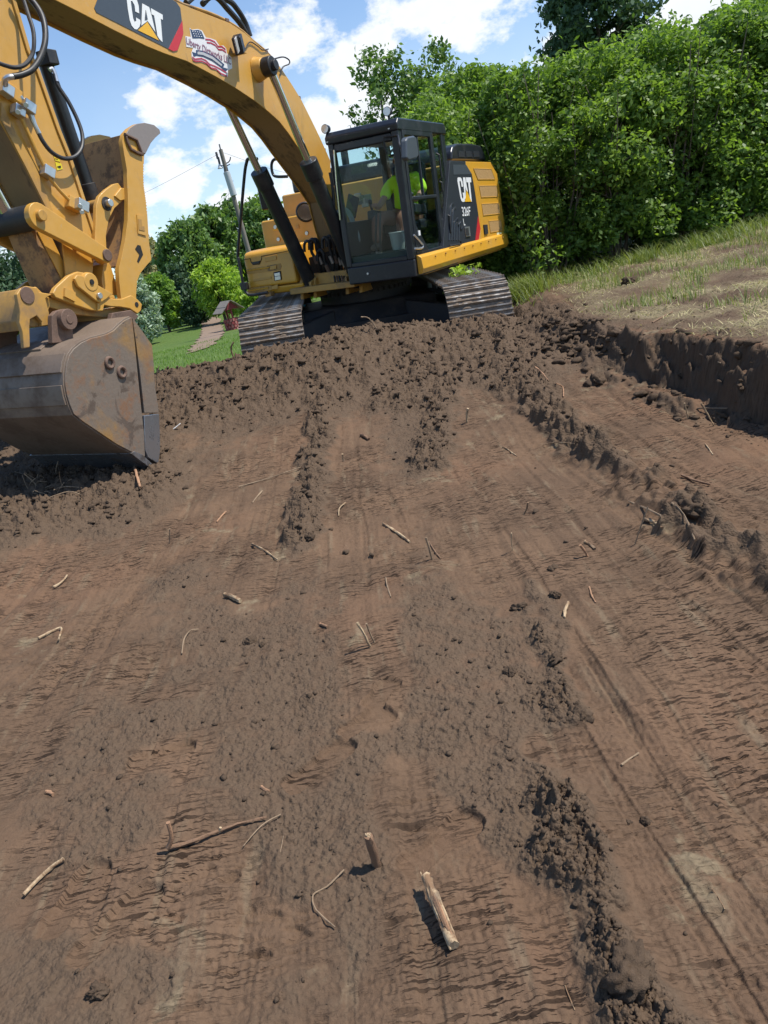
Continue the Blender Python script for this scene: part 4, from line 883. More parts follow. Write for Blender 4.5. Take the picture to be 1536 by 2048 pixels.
# right front tool box and tank
FX = 1.05
box_f = [on_x(u, v, FX) for u, v in [(484, 512), (487, 503), (497, 498), (575, 487), (582, 491), (606, 583), (612, 590), (505, 596), (492, 590)]]
ys = [p[0] for p in box_f]; zs = [p[1] for p in box_f]; yL, yR = min(ys), max(ys)
tl, tr_, bl, br = on_x(484, 505, FX), on_x(578, 489, FX), on_x(493, 596, FX), on_x(600, 585, FX)
z_sp = on_x(520, 575, FX)[1]
tbx = part(B().prism([(-.2, z_sp), (FX, z_sp), (FX, tl[1] - .10), (FX - .03, tl[1] - .03), (FX - .10, tl[1]), (-.2, tl[1] + .02)], tl[0], tr_[0] + .02), 'tool_box', M['yellow_clean'], bevel=.03, seg=3)
sill = part(B().prism([(-.2, 1.17), (FX - .03, 1.17), (FX, 1.24), (FX, z_sp - .012), (-.2, z_sp - .012)], tl[0] + .01, -.42), 'tool_box_sill', M['yellow_clean'], bevel=.02)
def fx_poly(pts, name, mat, parent, off=.004, th=.006, bev=0):
    return part(B().extrude_poly([X3(u, v, FX) + Vector((off, 0, 0)) for u, v in pts], (th, 0, 0)), name, mat, parent, bevel=bev)
q5 = lambda pts: [(470 + x / 6.144, 420 + y / 6.144) for x, y in pts]
fx_poly(q5([(85, 612), (190, 592), (205, 640), (225, 668), (300, 660), (325, 600), (325, 565), (700, 490), (700, 496), (330, 572), (330, 605), (305, 668), (222, 676), (198, 645), (185, 600), (86, 618)]), 'lid_seam', M['dark'], tbx, .002, .003)
fx_poly(q5([(205, 642), (312, 622), (300, 655), (225, 668)]), 'lid_handle', M['black'], tbx, .004, .01)
fx_poly(q5([(370, 580), (510, 550), (512, 610), (372, 640)]), 'pressed_panel', M['yellow'], tbx, .0, .008, .004)
fx_poly(q5([(140, 730), (560, 655), (575, 690), (560, 735), (150, 790)]), 'step_recess', M['yellow_dusty'], tbx, .0, .006, .003)
fx_poly(q5([(435, 690), (512, 676), (514, 720), (438, 734)]), 'step_plate', M['yellow'], tbx, .006, .012, .002)
fx_poly(q5([(228, 850), (450, 815), (455, 845), (230, 880)]), 'pressed_panel', M['yellow'], tbx, .0, .007, .003)
for k in range(16):
    x = 160 + k * 17; y = 745 - k * 2.6
    fx_poly(q5([(x, y), (x + 7, y - 10), (x + 14, y - 2), (x + 8, y + 8)]), 'step_tooth', M['letter_yellow'], tbx, .008, .012)
    x = 165 + k * 16; y = 995 - k * 2.6
    fx_poly(q5([(x, y), (x + 7, y - 10), (x + 14, y - 2), (x + 8, y + 8)]), 'step_tooth', M['letter_yellow'], sill, .012, .012)
fx_poly(q5([(455, 935), (532, 912), (536, 965), (460, 975)]), 'step_plate', M['yellow'], sill, .006, .012, .002)
fx_poly(q5([(155, 960), (450, 925), (455, 985), (165, 1030)]), 'step_recess', M['yellow_dusty'], sill, .0, .008, .003)
hl = fx_poly(q5([(475, 765), (565, 745), (578, 855), (490, 872)]), 'headlamp', M['dark'], tbx, .002, .008, .003)
fx_poly(q5([(488, 778), (556, 764), (562, 805), (494, 818)]), 'lens', M['lens'], hl, .008, .008, .003); fx_poly(q5([(494, 822), (562, 808), (568, 852), (500, 866)]), 'lens', M['lens'], hl, .008, .008, .003)
# angled gusset between box and boom foot
gx = part(B().extrude_poly([X3(u, v, .9) for u, v in q5([(690, 520), (730, 500), (745, 580), (860, 830), (740, 880), (690, 700)])], (-.3, 0, 0)), 'gusset', M['yellow_clean'], bevel=.01)
TX = .25
tk_f = [on_x(u, v, TX) for u, v in q5([(365, 150), (560, 90), (880, 45), (960, 180), (1000, 480), (650, 520), (380, 520)])]
tk = part(B().box(-1.2, TX, min(p[0] for p in tk_f), -.42, 1.7, on_x(*q5([(560, 100)])[0], TX)[1]), 'fuel_tank', M['yellow_clean'], bevel=.03)
for q, nm, mt in (([(470, 235), (600, 215), (602, 235), (472, 258)], 'step_strip', 'letter_yellow'), ([(575, 280), (640, 270), (645, 330), (590, 345)], 'tank_recess', 'dark'), ([(745, 190), (785, 180), (790, 225), (750, 235)], 'step_plate', 'yellow')):
    part(B().extrude_poly([X3(u, v, TX) + Vector((.003, 0, 0)) for u, v in q5(q)], (.008, 0, 0)), nm, M[mt], tk)
for q in ((500, 210), (538, 360), (886, 285)):
    p = X3(*q5([q])[0], TX); part(B().cyl(p, p + Vector((.02, 0, 0)), .028, seg=14), 'bolt', M['zinc'], tk, bevel=.003)
# hand rails and mirrors on the right
part(B().tube([X3(u, v, FX + .12) for u, v in [(515, 318), (497, 318), (493, 326), (489, 350), (482, 430), (476, 505), (477, 518), (482, 545), (487, 572), (492, 584), (502, 590), (535, 585)]], .022, 10, 4), 'hand_rail', M['black'], smooth=True)
part(B().tube([X3(u, v, .6) for u, v in [(575, 353), (552, 353), (545, 346), (543, 330), (547, 320), (556, 318), (566, 318), (572, 326)]], .02, 10, 4), 'hand_rail', M['black'], smooth=True)
part(B().obox(X3(489, 572, FX + .1), (.04, 0, 0), (0, .05, 0), (0, 0, .05)), 'rail_bracket', M['black'], bevel=.01)
part(B().obox(X3(540, 588, FX + .05), (.05, 0, 0), (0, .05, 0), (0, 0, .03)), 'rail_foot', M['yellow_dusty'], bevel=.008)
mr = part(B().torus(X3(611, 424, .35), (.75, .55, .1), .125, .017, 26, 8), 'round_mirror', M['black'], smooth=True)
part(B().cyl(X3(611, 424, .35), X3(611, 424, .35) + Vector((.010, .008, .003)), .12, seg=26), 'mirror_glass', M['chrome'], mr, smooth=True)
m2 = part(B().obox(X3(533, 393, .75), (.03, .02, 0), (-.05, .09, 0), (.01, 0, .17)), 'rail_mirror', M['black'], bevel=.02)
part(B().tube([X3(517, 378, .75), X3(528, 374, .75), X3(535, 385, .75)], .015, 8), 'mirror_arm', M['black'], m2, smooth=True)
# hoses at the boom foot
random.seed(4)
for k, (u0, v0, u1, v1) in enumerate([(612, 482, 640, 540), (622, 478, 650, 545), (628, 478, 655, 550), (648, 475, 668, 545), (656, 472, 676, 548), (664, 474, 684, 552), (638, 500, 662, 556), (672, 486, 692, 548)]):
    x = .95 - .05 * (k % 3)
    hs = part(B().tube([X3(u0 - 3, v0 + 22, x), X3(u0 - 3, v0 + 6, x), X3(u0 + 3, v0, x + .03), X3(u0 + 9, v0 + 8, x + .03), X3(u0 + 12, v0 + 24, x), X3((u0 + u1) / 2 + 8, (v0 + v1) / 2 + 10, x - .03), X3(u1, v1, x - .1), X3(u1 + 6, v1 + 22, x - .25)], .021, 8, 5), 'hose', M['rubber'], smooth=True)
    p, q = X3((u0 + u1) / 2 + 2, (v0 + v1) / 2 + 2, x), X3((u0 + u1) / 2 + 8, (v0 + v1) / 2 + 16, x - .03)
    part(B().cyl(p, q, .027, seg=12), 'hose_fitting', M['zinc'] if k % 2 else M['rust'], hs, smooth=True)
part(B().obox(X3(650, 530, .7), (.05, 0, 0), (0, .22, .03), (0, 0, .16)), 'valve_block', M['under'], bevel=.01)
for k in range(5):
    part(B().tube([X3(668 + k * 5, 552, .95), X3(670 + k * 5, 562, 1.0), X3(669 + k * 5, 572, .95)], .012, 6), 'foot_hose', M['rust'] if k % 2 else M['rubber'], smooth=True)

# ---------------------------------------------------------------- cab
XF, XR, CY0, CY1, CZ0, CZ1 = 1.366, -.2554, .463, 1.421, 1.1825, 3.0036
def rbox(b, x0, x1, y0, y1, z0, z1): return b.box(x0, x1, y0, y1, z0, z1)
cab = part(B().box(XR, XF, CY0, CY1, CZ0, 1.40), 'cab', M['cabblack'], bevel=.02)
part(B().box(XR + .03, XF - .05, CY0 + .03, CY1 - .03, 1.402, 1.52), 'cab_floor', M['panel'], cab)
PW = .075
for x0, x1, y0, y1, nm in ((XF - .09, XF, CY0, CY0 + PW, 'corner_post'), (XF - .11, XF, CY1 - .095, CY1, 'corner_post'), (XR, XR + .12, CY0, CY0 + .1, 'corner_post'), (XR, XR + .14, CY1 - .08, CY1, 'corner_post')):
    part(B().box(x0, x1, y0, y1, 1.395, CZ1 - .10), nm, M['cabblack'], cab, bevel=.018, seg=3)
part(B().prism([(XR - .02, CZ1 - .14), (XF + .02, CZ1 - .14), (XF + .03, CZ1 - .06), (XF - .03, CZ1), (XR + .03, CZ1 + .0), (XR - .03, CZ1 - .05)], CY0 - .015, CY1 + .015), 'cab_roof', M['cabblack'], cab, bevel=.02, seg=3)
part(B().box(XF - .06, XF - .005, CY0 + PW, CY1 - .095, CZ1 - .24, CZ1 - .14), 'front_header', M['cabblack'], cab, bevel=.02)
part(B().box(XF - .06, XF - .004, CY0 + PW, CY1 - .095, 1.395, 1.45), 'front_sill', M['cabblack'], cab, bevel=.01)
for k, (y, z) in enumerate(((CY0 + .02, CZ1 - .1), (CY0 + .3, 1.3), (CY1 - .1, CZ1 - .1), (CY1 - .16, CZ1 - .075))):
    part(B().cyl((XF, y, z), (XF + .025, y, z), .014, seg=8), 'bolt', M['zinc'], cab)
# glazing
def pane(name, b_): return part(b_, name, M['glass'], cab)
pane('windscreen', B().box(XF - .03, XF - .022, CY0 + PW - .01, CY1 - .09, 1.90, CZ1 - .22))
pane('lower_windscreen', B().box(XF - .028, XF - .020, CY0 + PW - .01, CY1 - .09, 1.44, 1.897))
pane('right_window', B().box(XR + .1, XF - .08, CY0 + .02, CY0 + .027, 1.95, CZ1 - .13))
pane('rear_window', B().box(XR + .03, XR + .037, CY0 + .09, CY1 - .07, 1.95, CZ1 - .13))
part(B().box(XR + .1, XF - .09, CY0 + .005, CY0 + .04, 1.39, 1.95), 'right_panel', M['cabblack'], cab, bevel=.01)
part(B().box(XR + .01, XR + .05, CY0 + .09, CY1 - .07, 1.39, 1.95), 'rear_panel', M['cabblack'], cab, bevel=.01)
# door: frame with two panes
dx0, dx1 = .24, XF - .10; zmid = 2.10
door = part(B().box(dx0, dx1, CY1 - .035, CY1 + .012, 1.395, 1.47), 'door', M['cabblack'], cab, bevel=.012)
# (a door is a part of the cab; its members are pieces of the door frame)
def dbar(x0, x1, z0, z1): return part(B().box(x0, x1, CY1 - .034, CY1 + .013, z0, z1), 'door_frame', M['cabblack'], cab, bevel=.012)
dbar(dx0, dx0 + .10, 1.46, CZ1 - .12); dbar(dx1 - .07, dx1, 1.46, CZ1 - .12); dbar(dx0 + .095, dx1 - .065, CZ1 - .19, CZ1 - .12); dbar(dx0 + .095, dx1 - .065, zmid - .02, zmid + .025)
part(B().prism([(dx1 - .07, 1.46), (dx1 - .07, 1.80), (dx1 - .42, 1.46)], CY1 - .033, CY1 + .012), 'door_corner', M['cabblack'], cab, bevel=.01)
pane('door_window', B().box(dx0 + .09, dx1 - .06, CY1 - .015, CY1 - .008, zmid + .02, CZ1 - .18))
pane('lower_door_window', B().box(dx0 + .09, dx1 - .06, CY1 - .017, CY1 - .010, 1.46, zmid - .015))
pane('quarter_window', B().box(XR + .13, dx0 + .01, CY1 - .02, CY1 - .012, 1.80, CZ1 - .13))
part(B().box(XR + .1, dx0 + .01, CY1 - .04, CY1 + .002, 1.39, 1.81), 'quarter_panel', M['cabblack'], cab, bevel=.01)
part(B().box(.76, .79, CY1 - .03, CY1 + .004, zmid + .02, CZ1 - .18), 'sliding_rail', M['panel'], cab, bevel=.004)
for p0, p1 in (((.19, 2.62), (.19, 2.30)), ((.21, 2.28), (.21, 2.14)), ((.05, 1.85), (.07, 1.60))):
    part(B().tube([(p0[0], CY1 + .012, p0[1]), (p0[0], CY1 + .05, p0[1] - .02), (p1[0], CY1 + .05, p1[1] + .02), (p1[0], CY1 + .012, p1[1])], .014, 8, 1), 'grab_handle', M['rubber'], cab, smooth=True)
part(B().box(dx1 - .16, dx1 - .10, CY1 + .012, CY1 + .022, 1.66, 1.72), 'lock_plate', M['white'], cab, bevel=.002)
part(B().tube([Y3(828, 470, CY1 + .03), Y3(846, 490, CY1 + .03), Y3(842, 497, CY1 + .03), Y3(830, 497, CY1 + .03)], .012, 8, 2), 'door_step_bar', M['zinc'], cab, smooth=True)
part(B().tube([Y3(900, 492, CY1 + .06), Y3(922, 488, CY1 + .06), Y3(921, 482, CY1 + .06)], .012, 8, 1), 'door_catch', M['rubber'], cab, smooth=True)
# lamps, mirror, wiper
def lamp_ball(u, v, x, rr=.055):
    p = X3(u, v, x); l = part(B().cyl(p + Vector((-.06, 0, 0)), p + Vector((.02, 0, 0)), rr * .8, rr, seg=20), 'cab_lamp', M['black'], bevel=.008)
    part(B().cyl(p + Vector((.018, 0, 0)), p + Vector((.026, 0, 0)), rr * .84, seg=20), 'lens', M['lens'], l, smooth=True); return p
p = lamp_ball(651, 258, XF - .02); part(B().tube([p + Vector((-.03, 0, -.05)), p + Vector((-.03, .02, -.1)), p + Vector((-.03, .06, -.14))], .022, 8), 'lamp_bracket', M['black'], cab, smooth=True)
part(B().obox(p + Vector((-.03, .05, -.13)), (.03, 0, 0), (0, .045, 0), (0, 0, .05)), 'lamp_bracket', M['black'], cab, bevel=.01)
p = lamp_ball(775, 223, XF - .12); part(B().cyl(p + Vector((-.02, 0, -.10)), p + Vector((-.02, 0, -.03)), .016, seg=10), 'lamp_bracket', M['black'], cab)
mirror = part(B().extrude_poly([Y3(u, v, CY1 + .12) for u, v in [(800, 282), (803, 276), (816, 273), (821, 277), (825, 305), (826, 314), (821, 319), (806, 323), (801, 318)]], (-.03, .07, 0)), 'cab_mirror', M['grey_panel'], bevel=.02, seg=3)
part(B().tube([Y3(790, 272, CY1 - .02), Y3(796, 272, CY1 + .03), Y3(799, 290, CY1 + .08), Y3(805, 300, CY1 + .14)], .013, 8, 3), 'mirror_arm', M['black'], mirror, smooth=True)
part(B().tube([X3(792, 271, XF + .04), X3(768, 274, XF + .04), X3(767, 284, XF + .04), X3(773, 308, XF + .04)], .011, 8, 1), 'mirror_bracket', M['rubber'], cab, smooth=True)
part(B().tube([X3(660, 345, XF + .03), X3(666, 380, XF + .03), X3(668, 420, XF + .03), X3(666, 430, XF + .03)], .02, 8, 3), 'wiper_motor_pipe', M['rubber'], cab, smooth=True)
part(B().tube([X3(668, 300, XF + .03), X3(672, 360, XF + .03), X3(680, 440, XF + .03)], .012, 8, 1), 'wiper', M['chrome'], cab, smooth=True)
# interior
seat = part(B().box(-.08, .42, .62, 1.12, 1.70, 1.86), 'seat', M['panel'], cab, bevel=.05, seg=3)
part(B().obox((-.10, .87, 2.18), (.06, 0, .02), (0, .25, 0), (-.07, 0, .40)), 'seat_back', M['panel'], cab, bevel=.05, seg=3)
part(B().box(-.02, .34, .72, 1.02, 1.50, 1.71), 'seat_base', M['panel'], cab, bevel=.02)
for y in (.56, 1.17):
    c = part(B().obox((.42, y, 1.98), (.20, 0, .02), (0, .055, 0), (-.01, 0, .06)), 'control_console', M['panel'], cab, bevel=.02)
    part(B().cyl((.55, y, 2.03), (.57, y, 2.15), .016, .022, seg=12), 'joystick', M['rubber'], c, smooth=True); part(B().ball((.575, y, 2.17), .03), 'joystick_knob', M['rubber'], c, smooth=True)
part(B().tube([X3(676, 425, .95), X3(690, 420, .95), X3(700, 430, .95), X3(712, 462, .95), X3(716, 480, .95), X3(712, 500, .95)], .035, 8, 3), 'side_duct', M['tan'], cab, smooth=True)
part(B().obox(X3(712, 495, .95), (.04, 0, 0), (0, .07, 0), (0, 0, .09)), 'speaker_box', M['tan'], cab, bevel=.02)
part(B().obox(X3(704, 412, .9), (.02, 0, 0), (0, .07, -.04), (0, .05, .12)), 'monitor', M['rubber'], cab, bevel=.012)
for i, (u, v) in enumerate(((716, 396), (722, 400), (730, 405), (736, 398))):
    part(B().obox(X3(u, v, .35), (.02, 0, 0), (0, .05, 0), (0, 0, .06)), 'switch_box', M['tan'] if i % 2 else M['zinc'], cab, bevel=.01)
for s, (u0, u1) in enumerate(((753, 752), (761, 762))):
    part(B().tube([X3(u0, 425, 1.12), X3(u0 - 1, 455, 1.16), X3(u1 - 1, 490, 1.15), X3(u1 + 2, 505, 1.12)], .014, 8, 2), 'travel_lever', M['rubber'], cab, smooth=True)
    part(B().obox(X3(u1, 508, 1.12), (.09, 0, .02), (0, .05, 0), (-.01, 0, .012)), 'travel_pedal', M['rubber'], cab, bevel=.006)

# ---------------------------------------------------------------- undercarriage
dyaw = EX_YT - EX_YU; RT = Matrix.Rotation(dyaw, 4, 'Z')
def tpart(b, name, mat, parent=None, bevel=0, smooth=False):
    b.bm.transform(RT); return part(b, name, mat, parent, bevel, smooth)
tpart(B().cyl((0, 0, .88), (0, 0, 1.165), .68, seg=40), 'slew_ring', M['under'], bevel=.01)
for k in range(48):
    a_ = k * .1309; tpart(B().cyl((.69 * math.cos(a_), .69 * math.sin(a_), 1.0), (.69 * math.cos(a_), .69 * math.sin(a_), 1.05), .025, seg=6), 'ring_bolt', M['under'])
car = tpart(B().prism([(-.85, .48), (.85, .48), (.95, .62), (.75, .88), (-.75, .88), (-.95, .62)], -.95, .95), 'carbody', M['under'], bevel=.03)
for sx in (-1, 1):
    for sy in (-1, 1):
        b = B(); b.extrude_poly([Vector((sx * .35, sy * .5, .50)), Vector((sx * .95, sy * .5, .50)), Vector((sx * .85, sy * .5, .84)), Vector((sx * .45, sy * .5, .84))], (sx * .55, sy * .62, -.12)); tpart(b, 'cross_leg', M['under'], car, bevel=.02)
tpart(B().box(.86, 1.0, -.92, .92, .30, .66), 'front_guard', M['under'], car, bevel=.01)
tpart(B().cyl((.9, -.95, .62), (.9, .95, .56), .05, seg=10), 'front_bar', M['under'], car)
# one track shoe, shared by all
sb = B(); SWD = .395
sb.box(-.094, .094, -SWD, SWD, -.012, .004)
for sgn in (-1, 1): sb.obox((0, sgn * (SWD - .012), -.014), (.07, 0, 0), (0, .012, 0), (0, 0, .012))
nf = len(sb.bm.faces)
for q, h in ((-.045, .026), (.017, .026), (.079, .038)): sb.prism([(q - .013, .0042), (q + .013, .0042), (q + .008, h), (q - .008, h)], -SWD - .001, SWD + .001)
sb.bm.faces.ensure_lookup_table()
for f in sb.bm.faces[nf:]: f.material_index = 1
shoe0 = sb.done('track_shoe', M['shoe_dirty']); shoe0.data.materials.append(M['shoe']); shoe_me = shoe0.data; bpy.data.objects.remove(shoe0)
ZC, RT_, HX = .545, .475, 1.83
per = 4 * HX + 2 * math.pi * RT_; NS = int(round(per / .19))
def path(s):
    s %= per
    if s < 2 * HX: return (-HX + s, ZC + RT_, 0.0)
    s -= 2 * HX
    if s < math.pi * RT_: a = s / RT_; return (HX + RT_ * math.sin(a), ZC + RT_ * math.cos(a), a)
    s -= math.pi * RT_
    if s < 2 * HX: return (HX - s, ZC - RT_, math.pi)
    s -= 2 * HX; a = s / RT_; return (-HX - RT_ * math.sin(a), ZC - RT_ * math.cos(a), math.pi + a)
for sgn in (1, -1):
    gy = sgn * 1.295
    tr = tpart(B().prism([(-1.75, .30), (1.75, .30), (1.85, .5), (1.7, .74), (-1.7, .74), (-1.85, .5)], gy - .17, gy + .17), 'track', M['under'], bevel=.02)
    for x in (HX, -HX): tpart(B().cyl((x, gy - .12, ZC), (x, gy + .12, ZC), .40, seg=30), 'idler_wheel', M['under'], tr, bevel=.03)
    for k in range(8): tpart(B().cyl((-1.5 + k * .43, gy - .16, .24), (-1.5 + k * .43, gy + .16, .24), .11, seg=16), 'track_roller', M['under'], tr, bevel=.01)
    for k in range(2): tpart(B().cyl((-.7 + k * 1.4, gy - .14, .86), (-.7 + k * 1.4, gy + .14, .86), .09, seg=16), 'carrier_roller', M['under'], tr, bevel=.01)
    b = B()
    for k in range(NS * 2):
        x, z, a = path(per * k / (NS * 2)); n = Vector((math.sin(a), 0, math.cos(a))); t = Vector((math.cos(a), 0, -math.sin(a)))
        for e in (-.075, .075): b.obox(Vector((x, gy + e, z)) - n * .055, t * .045, (0, .022, 0), n * .042)
    tpart(b, 'track_chain', M['under'], tr)['kind'] = 'stuff'
    mb = B(); rm = random.Random(7 + sgn)
    for k in range(NS):
        x, z, a = path(per * k / NS + .07 * sgn); n = Vector((math.sin(a), 0, math.cos(a))); t = Vector((math.cos(a), 0, -math.sin(a)))
        for j in range(9):
            if rm.random() < .35: continue
            c = Vector((x, gy + rm.uniform(-.37, .37), z)) + t * rm.choice((-.014, .048, -.07)) + n * .008; q = rm.uniform(.012, .03)
            m4 = Matrix.Translation(c) @ Matrix((( *t, 0), (0, 1, 0, 0), (*n, 0), (0, 0, 0, 1))).transposed() @ Matrix.Diagonal((q * .9, q * rm.uniform(1.2, 3.2), q * rm.uniform(.3, .75), 1))
            bmesh.ops.create_icosphere(mb.bm, subdivisions=1, radius=1, matrix=m4)
    tpart(mb, 'packed_mud', M['mud'], tr)['kind'] = 'stuff'
    for k in range(NS):
        x, z, a = path(per * k / NS + .07 * sgn)
        o = bpy.data.objects.new('track_shoe', shoe_me); link(o, tr)
        o.matrix_local = RT @ Matrix.Translation((x, gy, z)) @ Matrix.Rotation(a, 4, 'Y')

# ================================================================ OPERATOR
def skin_mesh(name, pts, edges, radii, mat, parent, sub=2):
    me = bpy.data.meshes.new(name); me.from_pydata([tuple(p) for p in pts], edges, []); me.materials.append(mat)
    o = link(bpy.data.objects.new(name, me), parent)
    m = o.modifiers.new('skin', 'SKIN'); m.use_smooth_shade = True
    if not me.skin_vertices: me.attributes.new('x', 'FLOAT', 'POINT')
    lay = me.skin_vertices[0] if me.skin_vertices else None
    if lay:
        for i, r in enumerate(radii):
            lay.data[i].radius = (r, r) if isinstance(r, (int, float)) else r
        lay.data[0].use_root = True
    o.modifiers.new('sub', 'SUBSURF').levels = sub; o.modifiers['sub'].render_levels = sub
    return o
op = empty('person'); op.matrix_world = ex.matrix_world @ Matrix.Translation((.13, .90, 1.88))
tag(op, 'seated operator in lime green t-shirt, brown trousers and black cap holding the controls', 'person')
skin = plain('skin', (.42, .22, .15), .55); hivis = plain('lime_shirt', (.55, .88, .03), .8, vary=.12, scale=8, bumpy=.2); trous = plain('brown_trousers', (.22, .10, .065), .85, vary=.2, scale=6, bumpy=.3)
capm = plain('black_cap', (.012, .012, .014), .8); beard = plain('grey_beard', (.30, .28, .25), .9, vary=.3, scale=60, bumpy=.6); boot = plain('work_boot', (.10, .07, .05), .8)
def add_skin(name, spec, mat, root_first=True, sub=2):
    """spec: list of (pos, radius, parent index)"""
    bm = bmesh.new(); lay = bm.verts.layers.skin.verify(); vs = []
    for p, r, k in spec:
        v = bm.verts.new(p); vs.append(v); v[lay].radius = (r, r) if isinstance(r, (int, float)) else r
        if k is not None: bm.edges.new((vs[k], v))
    vs[0][lay].use_root = True
    me = bpy.data.meshes.new(name); bm.to_mesh(me); bm.free(); me.materials.append(mat)
    o = link(bpy.data.objects.new(name, me), op); m = o.modifiers.new('skin', 'SKIN'); m.use_smooth_shade = True
    s = o.modifiers.new('sub', 'SUBSURF'); s.levels = sub; s.render_levels = sub
    return o
# coordinates from the hip point: x forward, y left, z up
body = add_skin('body', [((.0, 0, .1), .12, None), ((-.02, 0, .32), .14, 0), ((.0, 0, .50), .12, 1), ((.03, 0, .60), .055, 2), ((.06, 0, .68), .065, 3), ((.075, 0, .77), .085, 4), ((.07, 0, .85), .07, 5),
                         ((.0, .19, .52), .06, 2), ((.10, .27, .30), .048, 7), ((.34, .28, .22), .036, 8), ((.42, .28, .24), .04, 9),
                         ((.0, -.19, .52), .06, 2), ((.12, -.28, .30), .048, 11), ((.36, -.27, .20), .036, 12), ((.44, -.27, .22), .04, 13)], skin)
for sy in (1, -1):     # curled fingers round the lever, thumb on the inner side
    for k in range(4):
        x0 = .445 + .0; y0 = sy * (.28 if sy > 0 else .27) + (k - 1.5) * .018
        add_skin('finger', [((x0, y0, .245), .010, None), ((x0 + .04 - abs(k - 1) * .004, y0, .25), .0095, 0), ((x0 + .055, y0, .225), .009, 1), ((x0 + .04, y0, .205), .008, 2)], skin, sub=1)
    add_skin('thumb', [((.43, sy * .25, .235), .012, None), ((.455, sy * .225, .225), .011, 0), ((.485, sy * .235, .215), .009, 1)], skin, sub=1)
add_skin('shirt', [((.03, 0, .07), (.17, .165), None), ((.02, 0, .20), (.185, .17), 0), ((-.01, 0, .36), (.17, .155), 1), ((-.01, 0, .48), (.15, .13), 2), ((.01, 0, .56), (.085, .085), 3),
                   ((-.01, .20, .50), .095, 3), ((.05, .26, .38), .085, 5), ((.09, .275, .29), .085, 6), ((-.01, -.20, .50), .095, 3), ((.06, -.265, .38), .085, 8), ((.10, -.285, .29), .085, 9)], hivis)
add_skin('trousers', [((.02, 0, .04), .155, None), ((.05, .10, .02), .125, 0), ((.42, .15, .06), .095, 1), ((.60, .155, .05), .09, 2), ((.64, .155, -.12), .075, 3), ((.68, .15, -.26), .075, 4),
                      ((.05, -.10, .02), .125, 0), ((.50, -.16, .06), .095, 6), ((.68, -.165, .04), .09, 7), ((.74, -.165, -.12), .075, 8), ((.78, -.165, -.26), .078, 9)], trous)
for y, x in ((.15, .68), (-.165, .78)):
    add_skin('boot', [((x, y, -.26), .055, None), ((x + .03, y, -.285), .05, 0), ((x + .18, y, -.295), .042, 1)], boot)
add_skin('beard', [((.13, 0, .70), (.05, .065), None), ((.14, 0, .62), (.055, .06), 0), ((.14, 0, .50), (.05, .05), 1), ((.13, 0, .38), (.03, .03), 2)], beard)
add_skin('hair', [((.02, 0, .72), (.075, .085), None), ((.0, 0, .80), (.07, .085), 0)], beard)
cp_ = add_skin('cap', [((.055, 0, .83), (.098, .095), None), ((.05, 0, .89), (.085, .085), 0), ((.045, 0, .93), (.04, .04), 1)], capm)
b = B(); b.prism([(.13, .82), (.24, .80), (.24, .812), (.13, .835)], -.075, .075); b.done('cap_peak', capm, op, .02)
for sy in (.028, -.028): B().ball((.148, sy, .785), .012, 1).done('eye', plain('eye', (.05, .04, .035), .3), op, smooth=True)
B().ball((.165, 0, .745), .018, 2, (1, .8, 1.4)).done('nose', skin, op, smooth=True)
for sy in (.085, -.085): B().ball((.07, sy, .755), .025, 2, (.8, .4, 1.3)).done('ear', skin, op, smooth=True)
# bucket on the cab floor
cbk = B(); cbk.cyl((0, 0, 0), (0, 0, .22), .08, .10, seg=26)
o = cbk.done('plastic_pail', plain('white_pail', (.22, .25, .24), .45), None, .006); o.matrix_world = ex.matrix_world @ Matrix.Translation(X3(797, 498, 1.12))
o.location = ex.matrix_world @ Vector((1.12, on_x(798, 500, 1.12)[0], 1.525)); tag(o, 'pale plastic pail on the cab floor beside the operator', 'pail')
B().torus((0, 0, .215), (0, 0, 1), .10, .007, 26, 6).done('rim', plain('pail_rim', (.3, .33, .32), .45), o, smooth=True)

# ================================================================ surface lookups
def hz(x, y):
    x = np.atleast_1d(np.asarray(x, float)); y = np.atleast_1d(np.asarray(y, float))
    return h_low(x, y) + dirt_detail(x, y)[0]
def gp(u, v):
    """first place where the sight line meets the soil"""
    d = ray(u, v); Y = np.exp(np.linspace(math.log(.95), math.log(16), 150))
    for _ in range(2):
        t = Y / d.y; X = CAM_POS.x + d.x * t; Z = CAM_POS.z + d.z * t; s_ = soil_surface(X, Y)[0]; k = np.nonzero(Z <= s_)[0]
        if len(k) == 0: break
        i = max(k[0], 1); y0, y1 = Y[i - 1], Y[i]; Y = np.linspace(y0, y1, 12)
    else: i = max(k[0], 1)
    y = Y[min(i, len(Y) - 1)] if len(k) else 15.0; t = y / d.y
    return Vector((d.x * t, y, float(soil_surface(np.array([d.x * t]), np.array([y]))[0][0])))

